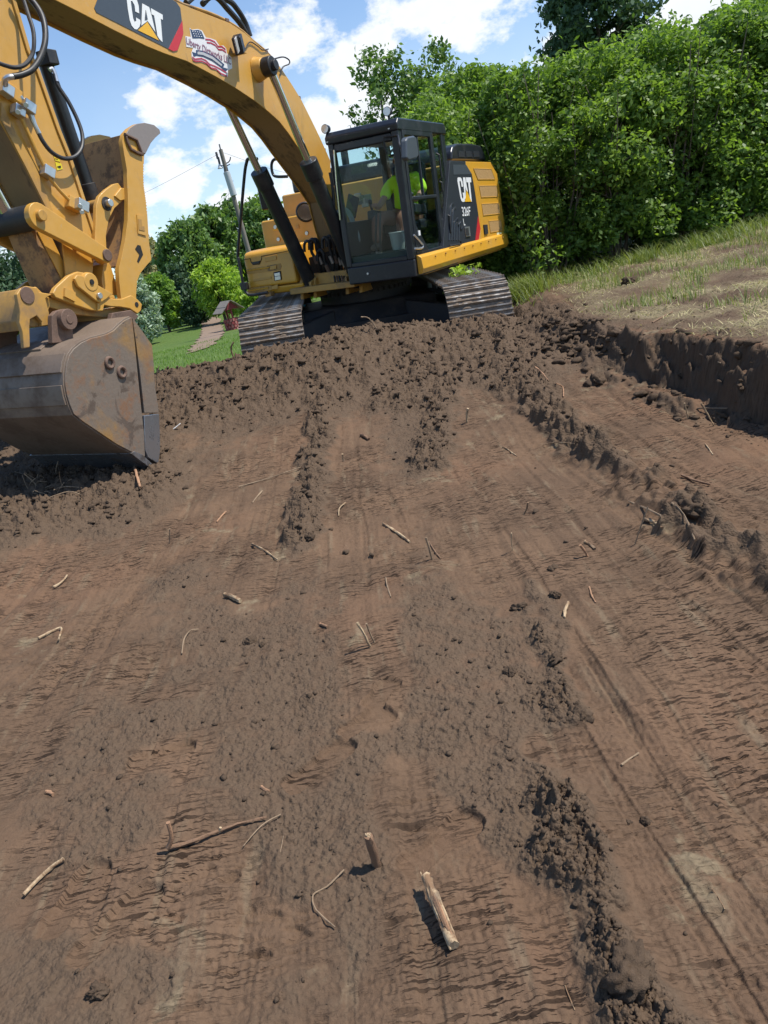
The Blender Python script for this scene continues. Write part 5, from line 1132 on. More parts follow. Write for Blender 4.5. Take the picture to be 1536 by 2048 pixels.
# ================================================================ clods
def ico(sub):
    bm = bmesh.new(); bmesh.ops.create_icosphere(bm, subdivisions=sub, radius=1); bm.verts.ensure_lookup_table()
    V = np.array([v.co[:] for v in bm.verts]); F = np.array([[v.index for v in f.verts] for f in bm.faces]); bm.free(); return V, F
M['clod'] = worn('clod_soil', (.088, .060, .040), (.130, .089, .059), .8, .95, scale=30, bumpy=.6, spec=.15)
def scatter_clods():
    rs = np.random.RandomState(5); n = 170000
    a = rs.uniform(R_(-34), R_(34), n); r = np.exp(rs.uniform(math.log(1.0), math.log(10.2), n)); x, y = np.sin(a) * r, np.cos(a) * r
    z, L, S, bank = dirt_detail(x, y); zl = h_low(x, y)
    far = sst(7.2, 8.6, y) * (y < 9.7); foot = (np.abs(x - bank_edge(y) + .22) < .30) * (y < 8) * (y > 3.5); p = np.clip(L - .3, 0, 1) ** 1.6 * .34 + .003 + .10 * foot
    p = p * (bank < .5) + .012 * (bank > .5); k = rs.rand(n) < p; k &= ~((np.abs(x - .35) < 1.9) & (y > 9.45))
    x, y, z, L, far, r, foot = x[k], y[k], (z + zl)[k], L[k], far[k], r[k], foot[k]
    size = (.0009 * r + .0013) * (.5 + rs.pareto(2.0, len(x))) * (.65 + .5 * sst(.7, 1.1, L)) * (1 + 1.2 * foot) ; size = np.minimum(size, .005 + .0030 * r + .006 * far + .02 * foot)
    V0, F0 = ico(1); V1, F1 = ico(2); small = size < .016
    for nm, (Vb, Fb), kk in (('soil_crumbs', (V0, F0), small), ('soil_lumps', (V1, F1), ~small)):
        m = kk.sum(); nv = len(Vb)
        base = np.stack([Vb * (1 + .45 * np.stack([fbm(Vb[:, 0] * 1.6 + s * 7.1, Vb[:, 1] * 1.6 + Vb[:, 2] * 1.3 + s, 2, s)] * 3, 1)) * rs.uniform(.72, 1.22, (len(Vb), 1)) for s in range(24)])
        sel = rs.randint(0, 24, m); ang = rs.uniform(0, 6.28, m); c, s = np.cos(ang), np.sin(ang); sc3 = rs.uniform(.65, 1.25, (m, 3)); sc3[:, 2] *= .62
        P = base[sel] * sc3[:, None, :] * size[kk][:, None, None]; Q = P.copy()
        Q[:, :, 0] = P[:, :, 0] * c[:, None] - P[:, :, 1] * s[:, None]; Q[:, :, 1] = P[:, :, 0] * s[:, None] + P[:, :, 1] * c[:, None]
        Q += np.stack([x[kk], y[kk], z[kk] + size[kk] * .25], 1)[:, None, :]
        F = (Fb[None] + (np.arange(m) * nv)[:, None, None]).reshape(-1, 3)
        o = np_mesh(nm, Q.reshape(-1, 3), F, M['clod'], smooth=False)
        tag(o, {'soil_crumbs': 'small loose soil crumbs strewn over the dug ground', 'soil_lumps': 'fist sized soil lumps along the ridges and spoil heap'}[nm], 'soil', kind='stuff')
        print(nm, m, len(F))
scatter_clods()
def clod(u, v, r, label, seed, fl=.75):
    p = gp(u, v); Vb, Fb = ico(4); s = seed * 3.3
    d = 1 + .42 * fbm(Vb[:, 0] * 1.1 + s, Vb[:, 1] * 1.1 + Vb[:, 2] * .9 + s, 3, seed, .6) + .22 * fbm(Vb[:, 0] * 3.4 + s, Vb[:, 2] * 3.4 + Vb[:, 1] * 3, 4, seed + 3, .65)
    V = Vb * d[:, None] * r * np.array([1.15, .9, fl])
    o = np_mesh('soil_clod', V, Fb, M['clod'], smooth=True); o.location = p + Vector((0, 0, r * fl * .12)); o.rotation_euler.z = seed
    tag(o, label, 'soil clod', 'loose soil clods')
for i, (u, v, r, lb) in enumerate([(1262, 1945, .052, 'largest broken soil clod at the lower end of the foreground clod ridge'), (1292, 1642, .013, 'small dark round clod alone right of the clod ridge, beside a smaller one'),
        (1255, 1645, .009, 'smaller dark clod just left of the round clod right of the ridge'), (1105, 1138, .022, 'dark clod alone at the upper right edge of the central crumb field'),
        (1110, 1190, .024, 'dark clod at the right edge of the central crumb field, upper of two'), (1038, 1218, .028, 'dark upright clod inside the central crumb field'), (1112, 1320, .026, 'dark clod on the right edge of the crumb field, beside graded stripe'),
        (1163, 1432, .030, 'dark clod at the lower right corner of the crumb field'), (1020, 1345, .022, 'dark clod low in the central crumb field'), (1194, 765, .085, 'large rounded soil lump standing below the right bank'),
        (1440, 838, .07, 'squarish soil block at the foot of the right bank wall'), (1135, 700, .06, 'dark grassy sod lump on the slope left of the bank'), (1260, 565, .09, 'dark soil clod lying on the cut grass of the bank top'),
        (415, 716, .12, 'dark soil lump on the edge of the lawn left of the track'), (620, 1075, .03, 'clod at the lower end of the middle soil ridge'), (500, 1282, .026, 'dark clod left of centre beside the crumb field'),
        (525, 1290, .016, 'smaller clod right beside the dark clod left of centre'), (1380, 1020, .06, 'big broken clod in the long right soil ridge'), (195, 1985, .022, 'lumpy clod at the bottom left corner')]):
    clod(u, v, r, lb, i + 1)

# ================================================================ sticks, roots, chips
M['wood'] = worn('pale_split_wood', (.44, .32, .19), (.17, .095, .05), .9, .75, scale=14, streak=(1, 1, .35), lo=.44, hi=.58, bumpy=.3)
M['twig'] = worn('dry_twig', (.26, .18, .11), (.12, .08, .05), .6, .8, scale=25, bumpy=.3)
M['bark'] = worn('brown_bark', (.20, .115, .065), (.08, .05, .035), .7, .85, scale=22, bumpy=.5)
M['orangewood'] = worn('fresh_orange_wood', (.36, .20, .11), (.15, .085, .05), .7, .8, scale=25, bumpy=.4)
for k_ in ('wood', 'twig', 'orangewood'): stain(M[k_], (.11, .075, .05), 9, (1, 1, 1), .54, .64, .7)
def stick(name, label, cat, px, w, mat='twig', lift=None, upright=False, taper=.55, knots=()):
    """px: points along it in the photograph; w: width there in pixels; upright: it stands on its last point"""
    P = []
    if upright:
        base = gp(*px[-1]); 
        for u, v in px[:-1]: P.append(at_depth(u, v, base.y - .02))
        P.append(base - Vector((0, 0, .015)))
    else:
        for i, (u, v) in enumerate(px):
            p = gp(u, v); P.append(p)
    depth = (P[0] - CAM_POS).dot(c_fwd); r = w * .74 * depth / FPX / 2
    if not upright:
        for i, p in enumerate(P): p.z += r * .8 + (lift[i] if lift else 0) + (.007 if len(P) > 2 else 0)
        if len(P) == 2:            # rest on the highest soil between its ends
            m = (P[0] + P[1]) / 2; zz = float(hz(m.x, m.y)[0]) + r * .5
            if zz > m.z: P[0].z += zz - m.z; P[1].z += zz - m.z
    if len(P) == 2: m = P[0].lerp(P[1], .45); m += Vector((random.uniform(-1, 1), random.uniform(-1, 1), random.uniform(0, .6))) * r * .9; P.insert(1, m)
    rad = [r * (1 - (1 - taper) * i / (len(P) - 1)) for i in range(len(P))]
    o0 = P[-1].copy() if upright else P[0].copy()
    b = B().tube([p - o0 for p in P], r, 9 if w > 6 else 6, 4, radii=rad)
    for v in b.bm.verts: v.co += Vector((random.gauss(0, 1), random.gauss(0, 1), random.gauss(0, 1))) * r * .13
    o = b.done(name, M[mat], None, smooth=True, angle=50); o.location = o0
    tag(o, label, cat); return o, P, r
random.seed(11)
o, P, r = stick('wood_stub', 'largest split pale stub of wood with frayed top at the bottom centre', 'wood stub', [(857, 1780), (872, 1815), (890, 1858), (910, 1902)], 25, 'wood', lift=[.030, .02, .01, .0], taper=1.1)
ax_ = (P[-1] - P[0]); n1_ = Vector((ax_.y, -ax_.x, 0)).normalized(); n2_ = ax_.normalized().cross(n1_)
for k in range(13):          # torn strips along the stub, each with its own length
    an = k * 2.4; off = (n1_ * math.cos(an) + n2_ * math.sin(an)) * r * random.uniform(.55, .95); t0, t1 = random.uniform(-.10, .35), random.uniform(.6, 1.05)
    p0, p1 = P[0] - o.location + ax_ * t0 + off * .8, P[0] - o.location + ax_ * t1 + off * 1.1; rr_ = r * random.uniform(.22, .42)
    B().tube([p0, p0.lerp(p1, .5) + off * .15, p1], rr_, 5, 3, radii=[rr_ * .35, rr_, rr_ * .5]).done('splinter', M[('wood', 'wood', 'bark', 'orangewood')[k % 4]], o, smooth=True, angle=30)
o, P, r = stick('wood_stub', 'short frayed wood stub standing left of the boot print, above the largest stub', 'wood stub', [(737, 1672), (744, 1695), (752, 1728)], 23, 'bark', upright=True, taper=1.1)
for k in range(14):
    a = k * 1.9; q = P[0] - o.location + Vector((math.cos(a), math.sin(a), 0)) * r * (.2 + .06 * (k % 9)); B().cyl(q - Vector((0, 0, .012)), q + Vector((0, 0, .002 + .004 * ((k * 7) % 3) / 2)), .0032, .002, seg=5).done('splinter', M['wood'], o)
o, P, r = stick('branch', 'long barky branch lying in the left foreground with an upright fork at its left end', 'branch', [(338, 1702), (385, 1690), (440, 1668), (490, 1652), (535, 1640)], 13, 'bark', taper=.45)
B().tube([Vector((0, 0, 0)), at_depth(343, 1675, P[0].y) - P[0], at_depth(336, 1645, P[0].y) - P[0]], r, 8, 3, radii=[r * 1.0, r * .95, r * .9]).done('fork', M['orangewood'], o, smooth=True)
B().tube([P[2] - P[0] + Vector((0, 0, -.005)), at_depth(441, 1655, P[2].y) - P[0]], r * .6, 8, 1).done('side_stub', M['wood'], o, smooth=True)
ST = [('wood_chip', 'flat pinkish bark chip lying at the lower left, beside boot prints', 'wood chip', [(130, 1726), (95, 1752), (50, 1797)], 12, 'wood', 0), ('twig', 'thin straight twig crossing the tip of the long foreground branch', 'twig', [(563, 1632), (525, 1655), (488, 1697)], 4, 'twig', 0),
      ('root', 'curved brown root loop on loose soil left of the largest stub', 'root', [(690, 1745), (655, 1778), (628, 1795), (634, 1825), (672, 1860)], 5, 'twig', 0), ('twig', 'short thin twig right of the long foreground branch', 'twig', [(567, 1673), (560, 1705)], 3, 'twig', 0),
      ('broken_stick', 'pale broken stick bent over at its end, far left edge', 'stick', [(78, 1280), (105, 1266), (124, 1260), (119, 1284)], 7, 'wood', 0), ('stick', 'pale straight stick lying left of centre on the graded stripe', 'stick', [(505, 1091), (530, 1104), (556, 1123)], 6, 'wood', 0),
      ('stick', 'pale cut stick with a brown end lying at the picture centre', 'stick', [(767, 1050), (820, 1086)], 8, 'wood', 0), ('wood_chunk', 'short torn wood chunk left of centre above the dark clods', 'wood chunk', [(452, 1194), (482, 1208)], 14, 'wood', 0),
      ('stick', 'pale snapped stake leaning beside a darker twig below the picture centre', 'stick', [(714, 1245), (728, 1268), (741, 1292)], 8, 'wood', 1), ('twig', 'darker twig leaning right of the pale snapped stake', 'twig', [(733, 1247), (750, 1284)], 6, 'twig', 1),
      ('wood_chip', 'small white wood chip at the right edge of the crumb field', 'wood chip', [(1137, 1208), (1129, 1237)], 10, 'wood', 0), ('stick', 'thick pale stick with an orange broken end beside the right soil ridge', 'stick', [(1291, 1041), (1325, 1063)], 11, 'wood', 0),
      ('stick', 'long thin stick lying above the thick pale stick by the right ridge', 'stick', [(1258, 1006), (1290, 1020), (1322, 1037)], 6, 'twig', 0), ('twig', 'thin twig standing upright left of the thick pale stick', 'twig', [(1296, 1014), (1284, 1046), (1268, 1088)], 4, 'twig', 1),
      ('branch', 'bent grey twig on the lower side of the right soil ridge', 'twig', [(1343, 1010), (1368, 1035), (1390, 1083)], 5, 'twig', 0), ('wood_stub', 'forked orange wood stub at the edge of the pale clay patch', 'wood stub', [(1160, 1090), (1176, 1110)], 8, 'orangewood', 1),
      ('wood_stub', 'pale knot of wood right beside the forked orange stub', 'wood stub', [(1170, 1087), (1190, 1101)], 9, 'wood', 0), ('root_stub', 'upright root stub with two legs at the centre of the graded soil', 'root stub', [(852, 1075), (858, 1095), (864, 1120)], 7, 'twig', 1),
      ('root_stub', 'slanting root leg right of the upright root stub', 'root', [(858, 1085), (882, 1119)], 5, 'bark', 0), ('twig', 'short pale twig standing in the chattered soil right of centre', 'twig', [(1023, 1066), (1025, 1100)], 4, 'wood', 1),
      ('twig', 'small pale twig standing on the graded stripe above the short pale twig', 'twig', [(1056, 1005), (1046, 1027)], 5, 'wood', 1), ('twig', 'thin upright twig on the left graded stripe', 'twig', [(339, 1058), (337, 1089)], 4, 'twig', 1),
      ('root', 'thin curved root arching over the soil left of centre', 'root', [(365, 1312), (370, 1282), (382, 1265), (398, 1262)], 4, 'twig', 0), ('twig', 'thin bent twig above the crumb field below picture centre', 'twig', [(772, 1158), (782, 1195)], 4, 'twig', 0),
      ('twig', 'orange twig lying above the white wood chip', 'twig', [(1179, 1174), (1191, 1206)], 5, 'orangewood', 0), ('twig', 'short twig on the left stripe below the long thin branch', 'twig', [(525, 983), (505, 1007)], 4, 'twig', 0),
      ('branch', 'long thin branch lying across the left graded stripe', 'branch', [(478, 976), (540, 958), (602, 937)], 3.5, 'twig', 0), ('wood_stub', 'pale forked stub standing between the two soil ridges', 'wood stub', [(936, 817), (934, 845)], 7, 'wood', 1),
      ('root', 'orange root hanging down the top of the long right ridge', 'root', [(1065, 732), (1082, 748), (1098, 765)], 4, 'orangewood', 0), ('root', 'orange hooked root on the slope beside the right ridge', 'root', [(1112, 770), (1126, 778), (1127, 796)], 4, 'orangewood', 0),
      ('stick', 'pale bent stick leaning against the foot of the right bank', 'stick', [(1402, 806), (1415, 828), (1430, 852)], 5, 'wood', 1), ('twig', 'short pale twig left of the stick at the bank foot', 'twig', [(1369, 806), (1377, 836)], 4, 'wood', 1),
      ('twig', 'thin twig lying across the stick at the bank foot', 'twig', [(1394, 818), (1455, 817)], 4, 'twig', 0), ('bark_piece', 'dark flat bark piece beyond the long right ridge', 'bark', [(1364, 954), (1390, 965), (1420, 974)], 7, 'bark', 0),
      ('twig', 'grey twig sticking out of the top of the right bank', 'twig', [(1400, 711), (1442, 728)], 4, 'twig', 0), ('twig', 'dark forked twig lying on the mown bank top', 'twig', [(1305, 646), (1345, 625)], 5, 'bark', 0),
      ('twig', 'short flat sliver on the boot prints right of the crumb field', 'wood sliver', [(1243, 1533), (1278, 1509)], 6, 'twig', 0), ('straw', 'thin straw at the lower right on smooth soil', 'straw', [(1424, 1782), (1450, 1821)], 4, 'wood', 0),
      ('straw', 'pale straw at the bottom edge left of the clod ridge', 'straw', [(1130, 1972), (1150, 2022)], 4, 'wood', 0), ('wood_chip', 'small orange bark chip on the left foreground soil', 'wood chip', [(93, 1588), (107, 1592)], 12, 'orangewood', 0),
      ('wood_chip', 'small curled orange chip above the foreground branch', 'wood chip', [(524, 1576), (540, 1586)], 9, 'orangewood', 0), ('wood_chip', 'tiny orange chip left of the snapped stake', 'wood chip', [(641, 1250), (655, 1254)], 8, 'orangewood', 0),
      ('root', 'orange broken root below the bucket cutting edge', 'root', [(270, 938), (276, 958), (282, 980)], 8, 'orangewood', 0), ('stalk', 'dry stalk standing beside the bucket side', 'stalk', [(318, 732), (314, 750), (311, 775)], 3, 'wood', 1),
      ('root', 'pale gnarled root fragment on the left ground below the bucket heap', 'root', [(108, 1178), (125, 1168), (136, 1155)], 7, 'wood', 0), ('stick', 'dark curved stick standing beside the left track', 'stick', [(467, 684), (462, 698), (468, 716)], 5, 'bark', 1),
      ('root', 'pale bent root sticking out of the heap between the tracks', 'root', [(722, 634), (738, 637), (754, 658)], 4, 'twig', 1), ('twig', 'thin straw curved on the stripe left of the right ridge', 'straw', [(1085, 893), (1110, 887), (1150, 891)], 3, 'wood', 0),
      ('twig', 'pale twig on the stripe beside the long ridge, upper end', 'twig', [(1006, 893), (1034, 915)], 4, 'wood', 0), ('twig', 'thin twig beyond the right ridge near the right edge', 'twig', [(1411, 889), (1426, 911)], 4, 'wood', 0),
      ('twig', 'pale twig on top of the middle soil ridge', 'twig', [(685, 908), (687, 922)], 5, 'wood', 1), ('wood_chunk', 'brown wood chunk at the upper end of the middle ridge', 'wood chunk', [(722, 872), (738, 880)], 9, 'bark', 0),
      ('twig', 'short reddish twig on the left stripe above the pale straight stick', 'twig', [(452, 1025), (434, 1046)], 5, 'orangewood', 0), ('twig', 'curved thin twig on the middle stripe right of the ridge', 'twig', [(692, 1008), (680, 1020), (678, 1035)], 4, 'wood', 0)]
for nm, lb, ct, px, w, mt, upr in ST: stick(nm, lb, ct, px, w, mt, upright=bool(upr), taper=.75)
# tangle of roots in front of the bucket
tg = empty('brush_tangle', gp(85, 985)); tag(tg, 'tangle of dry thin roots under the bucket', 'brush')
for k in range(26):
    u, v = random.uniform(45, 140), random.uniform(950, 1000); p = gp(u, v) - tg.location; d = Vector((random.uniform(-1, 1), random.uniform(-.6, .3), random.uniform(.1, .9))).normalized() * random.uniform(.08, .28)
    B().tube([p - d * .4, p + Vector((random.uniform(-.03, .03), 0, .02)), p + d * .6 + Vector((0, 0, random.uniform(-.05, .02)))], random.uniform(.002, .005), 5, 4).done('root_strand', M['twig'], tg, smooth=True)
# scrap of white litter
p = gp(355, 860); b = B(); b.extrude_poly([(-.04, -.012, 0), (-.01, -.02, .01), (.035, -.005, .035), (.045, .012, .038), (.01, .02, .015), (-.03, .015, .004)], (0, .004, .006)); o = b.done('litter_scrap', M['white'], None, .002); o.location = p + Vector((0, 0, .012)); tag(o, 'scrap of white litter on the soil right of the bucket', 'litter')
# blue tub seen behind the slew ring
p = at_depth(640, 618, 13.6); b = B(); b.cyl((0, 0, 0), (0, 0, .22), .20, .26, seg=26); o = b.done('blue_tub', plain('blue_plastic', (.03, .22, .33), .5), None, .006); o.location = (p.x, p.y, p.z - .11); tag(o, 'blue plastic tub behind the excavator undercarriage', 'tub')
B().torus((0, 0, .22), (0, 0, 1), .262, .012, 26, 6).done('rim', plain('blue_rim', (.035, .25, .37), .5), o, smooth=True)
B().cyl((0, 0, -.45), (0, 0, 0), .17, .2, seg=20).done('base', plain('blue_base', (.03, .2, .3), .5), o)

# ================================================================ wishing well
WY = 44.0; pb = at_depth(468, 661, WY); wl = empty('wishing_well', (pb.x, pb.y, pb.z)); wl.rotation_euler = (0, R_(-2.0), R_(32)); tag(wl, 'small red wishing well with shingled roof on the lawn', 'wishing well')
redb = worn('red_brick', (.30, .05, .055), (.42, .22, .19), .8, .8, scale=7, lo=.46, hi=.56); redw = plain('red_board', (.24, .035, .04), .7); shing = plain('grey_shingle', (.23, .20, .17), .85, vary=.3, scale=9)
for c_ in range(4):
    for k in range(14):
        a = (k + .5 * (c_ % 2)) * 2 * math.pi / 14; c = Vector((math.cos(a) * .36, math.sin(a) * .36, .09 + c_ * .165)); t = Vector((-math.sin(a), math.cos(a), 0))
        B().obox(c, t * .072, Vector((math.cos(a), math.sin(a), 0)) * .06, (0, 0, .072)).done('brick', redb, wl)
B().cyl((0, 0, 0), (0, 0, .62), .33, seg=24).done('well_lining', M['dark'], wl)
for s in (-1, 1): B().box(-.04, .04, s * .33 - .04, s * .33 + .04, .5, 1.32).done('post', redw, wl)
for s in (-1, 1):
    B().extrude_poly([Vector((-.46, s * .42, 1.16)), Vector((.46, s * .42, 1.16)), Vector((0, s * .42, 1.58))], (0, .03, 0)).done('gable', redw, wl)
    for k in range(4):
        a, c = Vector((s * (.04 + .155 * k), 0, 1.62 - .135 * k)), Vector((s * (.04 + .155 * k + .19), 0, 1.62 - .135 * k - .158))
        B().obox((a + c) / 2 + Vector((0, 0, .012 * (k % 2))), (c - a) / 2, (0, .62, 0), Vector((s * .010, 0, .012))).done('roof_board', shing, wl)
B().cyl((0, -.36, .98), (0, .36, .98), .04, seg=10).done('windlass', redw, wl)

# ================================================================ utility pole
PY = 38.0; tp_, bp = at_depth(441, 299, PY), at_depth(531, 625, PY)
pole = empty('utility_pole', (bp.x, bp.y, float(h_lawn(bp.x, bp.y)) - .05)); tag(pole, 'weathered leaning wooden utility pole with transformer and wires', 'utility pole')
polew = worn('weathered_pole', (.19, .165, .14), (.11, .09, .075), .6, .85, scale=3, streak=(4, 4, .4)); pm = plain('transformer_grey', (.42, .44, .46), .5); pd = plain('pole_iron', (.07, .07, .075), .6)
rel = tp_ - pole.location; base = Vector((bp.x, bp.y, bp.z)) - pole.location; dirp = (rel - base).normalized()
B().tube([base - dirp * 1.2, base, rel * .5 + base * .5, rel], .13, 12, 1, radii=[.13, .125, .11, .09]).done('shaft', polew, pole, smooth=True)
def onp(u, v): return at_depth(u, v, PY) - pole.location
c = onp(462, 366); B().cyl(c - Vector((0, .0, .55)) - Vector((0, .05, 0)), c + Vector((-.08, -.05, .48)), .15, seg=18).done('transformer', pm, pole, .02)
for k in (-.07, .07): B().cyl(c + Vector((k - .08, -.05, .46)), c + Vector((k - .08, -.05, .68)), .035, .02, seg=8).done('bushing', pd, pole)
for a, z in ((onp(434, 312), 'insulator'), (onp(438, 322), 'insulator')): B().cyl(a - Vector((0, 0, .12)), a + Vector((0, 0, .16)), .05, seg=8).done(z, pd, pole)
B().cyl(rel + Vector((0, 0, -.05)), rel + Vector((0, 0, .22)), .03, seg=8).done('top_pin', pd, pole)
B().tube([onp(448, 328), onp(456, 325), onp(460, 320), onp(461, 314)], .025, 6, 2).done('bracket', pd, pole, smooth=True); B().tube([onp(450, 334), onp(460, 328)], .02, 6, 1).done('bracket', pd, pole)
l = onp(441, 337); B().cyl(l, l + Vector((0, 0, .18)), .13, .04, seg=12).done('yard_lamp', pm, pole, smooth=True); B().tube([l + Vector((0, 0, .15)), onp(446, 332)], .02, 6, 1).done('lamp_arm', pd, pole)
for pts in ([onp(437, 308), onp(300, 352) + Vector((-2, 6, 0)), onp(120, 395) + Vector((-4, 12, 0)), onp(-120, 440) + Vector((-6, 18, 0))], [onp(440, 303), onp(560, 300) + Vector((0, 10, 0)), onp(760, 270) + Vector((0, 22, 0))], [onp(462, 385), onp(380, 425) + Vector((-2, 8, 0)), onp(200, 470) + Vector((-4, 16, 0)), onp(-60, 510)], [onp(466, 360), onp(466, 395), onp(472, 420)], [onp(456, 380), onp(458, 410), onp(464, 425)]):
    B().tube(pts, .0065, 5, 6).done('wire', pd, pole, smooth=True)

# ================================================================ VEGETATION
def leaf_mat(name, dark, light, trans=.35, rough=.5):
    m, N, L, b = new_mat(name); t = N.new('ShaderNodeAttribute'); t.attribute_name = 'tint'
    c = mixc(N, L, t.outputs['Fac'], dark, light); L.new(c, b.inputs['Base Color']); set_in(b, Roughness=rough, Specular_IOR_Level=.35)
    tr = N.new('ShaderNodeBsdfTranslucent'); cl = mixc(N, L, 1.0, c, (1.25, 1.35, .55), 'MULTIPLY'); L.new(cl, tr.inputs[0])
    mx = N.new('ShaderNodeMixShader'); mx.inputs[0].default_value = trans; L.new(b.outputs[0], mx.inputs[1]); L.new(tr.outputs[0], mx.inputs[2]); L.new(mx.outputs[0], N['Material Output'].inputs[0]); return m
def leaves(C, size, rs, up=.35, spread=None, aspect=.5, sag=.0):
    """rhombic folded leaves at centres C -> V, F, tint"""
    n = len(C); nrm = rs.normal(size=(n, 3)); nrm[:, 2] = nrm[:, 2] * .8 + up * 1.5
    if spread is not None: nrm += spread * .9
    nrm /= np.linalg.norm(nrm, axis=1)[:, None] + 1e-9
    t = rs.normal(size=(n, 3)); t[:, 2] -= sag; t -= nrm * (t * nrm).sum(1)[:, None]; t /= np.linalg.norm(t, axis=1)[:, None] + 1e-9; w = np.cross(nrm, t)
    s = size * rs.uniform(.45, 1.6, n)[:, None]
    a = C - t * s; c = C + t * s; m = C - t * s * .15; fold = nrm * s * .12
    V = np.stack([a, m + w * s * aspect + fold, c, m - w * s * aspect + fold], 1).reshape(-1, 3); F = np.arange(4 * n).reshape(n, 4)
    tint = np.repeat(np.clip(rs.normal(.45, .26, n), 0, 1), 4); return V, F, tint
def clumps(rs, n, rx, ry, rz, lobes, shell=.55, bottom=-.9):
    """points grouped in leaf clumps over a lobed crown"""
    d = rs.normal(size=(lobes, 3)); d /= np.linalg.norm(d, axis=1)[:, None]; d[:, 2] = np.where(d[:, 2] < bottom, -d[:, 2], d[:, 2])
    rad = rs.uniform(shell, 1.0, lobes) ** .7; lc = d * rad[:, None] * np.array([rx, ry, rz]); lobes_scale = .62; lr = rs.uniform(.14, .40, lobes) * min(rx, ry, rz) * lobes_scale
    w = lr ** 2; pick = rs.choice(lobes, n, p=w / w.sum()); q = rs.normal(size=(n, 3)); q /= np.linalg.norm(q, axis=1)[:, None]
    rr = rs.uniform(.25, 1.05, n) ** .5; P = lc[pick] + rs.normal(size=(n, 3)) * (lr[pick] * .75)[:, None] * np.array([1, 1, .8]); return P, q
LM = {}
LM['hedge'] = leaf_mat('hedge_leaf', (.08, .145, .030), (.245, .365, .075), .45, .5)
LM['hedge2'] = leaf_mat('hedge_leaf_light', (.088, .155, .032), (.27, .39, .082), .45, .5)
LM['cotton'] = leaf_mat('cottonwood_leaf', (0.077, 0.146, 0.044), (0.235, 0.352, 0.100), .3, .45)
LM['dark'] = leaf_mat('spruce_needle', (0.039, 0.081, 0.040), (0.111, 0.177, 0.085), .15, .6)
LM['silver'] = leaf_mat('silver_willow_leaf', (0.209, 0.293, 0.202), (0.502, 0.605, 0.443), .2, .6)
LM['willow'] = leaf_mat('yellow_willow_leaf', (0.178, 0.302, 0.036), (0.460, 0.605, 0.091), .4, .5)
LM['mid'] = leaf_mat('mid_green_leaf', (0.096, 0.194, 0.036), (0.277, 0.412, 0.077), .35, .5)
LM['brown'] = leaf_mat('dull_tree_leaf', (0.194, 0.200, 0.100), (0.441, 0.390, 0.199), .25, .6)
barkm = worn('tree_bark', (.115, .09, .07), (.05, .042, .035), .6, .9, scale=6, streak=(3, 3, .6), bumpy=.5)
def trunk_mesh(rs, h, r, rx, rz, cz, nb=7, lean=0.0, levels=2):
    b = B(); top = Vector((lean * h, 0, h * .78)); mid = Vector((lean * h * .4 + rs.uniform(-.03, .03) * h, rs.uniform(-.03, .03) * h, h * .4))
    b.tube([(0, 0, -.2), mid, top], r, 8, 4, radii=[r * 1.2, r * .75, r * .18])
    for k in range(nb):
        t = rs.uniform(.25, .85); p = Vector((0, 0, 0)).lerp(mid, t / .5) if t < .5 else mid.lerp(top, (t - .5) / .5); a = rs.uniform(0, 6.28); L_ = rx * rs.uniform(.55, 1.0)
        q = p + Vector((math.cos(a) * L_ * .55, math.sin(a) * L_ * .55, L_ * rs.uniform(.25, .6))); e = p + Vector((math.cos(a) * L_, math.sin(a) * L_, L_ * rs.uniform(.5, 1.0)))
        rr = r * (1 - t) * .6 + r * .1; b.tube([p, q, e], rr, 6, 3, radii=[rr, rr * .6, rr * .15])
        for j in range(levels):
            a2 = a + rs.uniform(-1.1, 1.1); e2 = q + Vector((math.cos(a2) * L_ * .5, math.sin(a2) * L_ * .5, L_ * rs.uniform(.2, .6))); b.tube([q, q.lerp(e2, .5) + Vector((0, 0, .05)), e2], rr * .4, 5, 2, radii=[rr * .45, rr * .3, rr * .1])
    return b
def tree(name, label, loc, h, rx, ry, kind, n, leaf, seed, cz=.62, rzf=.42, lobes=40, shell=.5, sag=0, nb=7, trunk_r=None, cat='tree', group=None, lean=0, up=.35, aspect=.5, shape=None):
    rs = np.random.RandomState(seed); t = empty(name, loc); tag(t, label, cat, group)
    trunk_mesh(rs, h, trunk_r or h * .022, rx, h * rzf, h * cz, nb, lean).done('trunk', barkm, t, smooth=True)
    P, q = clumps(rs, n, rx, ry, h * rzf, int(lobes * 2.6), shell * .8)
    if shape == 'cone':
        zz = rs.rand(n) ** .8; a = rs.uniform(0, 6.28, n); tier = .75 + .25 * np.sin(zz * 34); rr = (1 - zz) * tier * rs.uniform(.45, 1, n) ** .6
        P = np.stack([np.cos(a) * rr * rx, np.sin(a) * rr * ry, (zz - cz) * h + h * .04 - rr * .25], 1)
    P[:, 2] += h * cz; P[:, 0] += lean * P[:, 2] * .8
    V, F, ti = leaves(P, leaf, rs, up, q * .5 if shape is None else None, aspect, sag)
    # darker and lighter branches of foliage
    ti = np.clip(ti + np.repeat(.22 * fbm(P[:, 0] * 3 / rx, P[:, 2] * 3 / rx + P[:, 1] / rx, 2, seed), 4), 0, 1)
    np_mesh('crown', V, F, LM[kind], t, attrs={'tint': ti}); return t
def tree_at(name, label, u, vb, vt, Y, wpx, kind, n, leaf, seed, **k):
    p = at_depth(u, vb, Y); x = p.x; zg = float(h_lawn(x, Y)) - .1; top = at_depth(u, vt, Y).z; h = top - zg; rx = wpx * Y / FPX / 2 * 1.0
    return tree(name, label, (x, Y, zg), h, rx, rx * .9, kind, n, leaf, seed, **k)
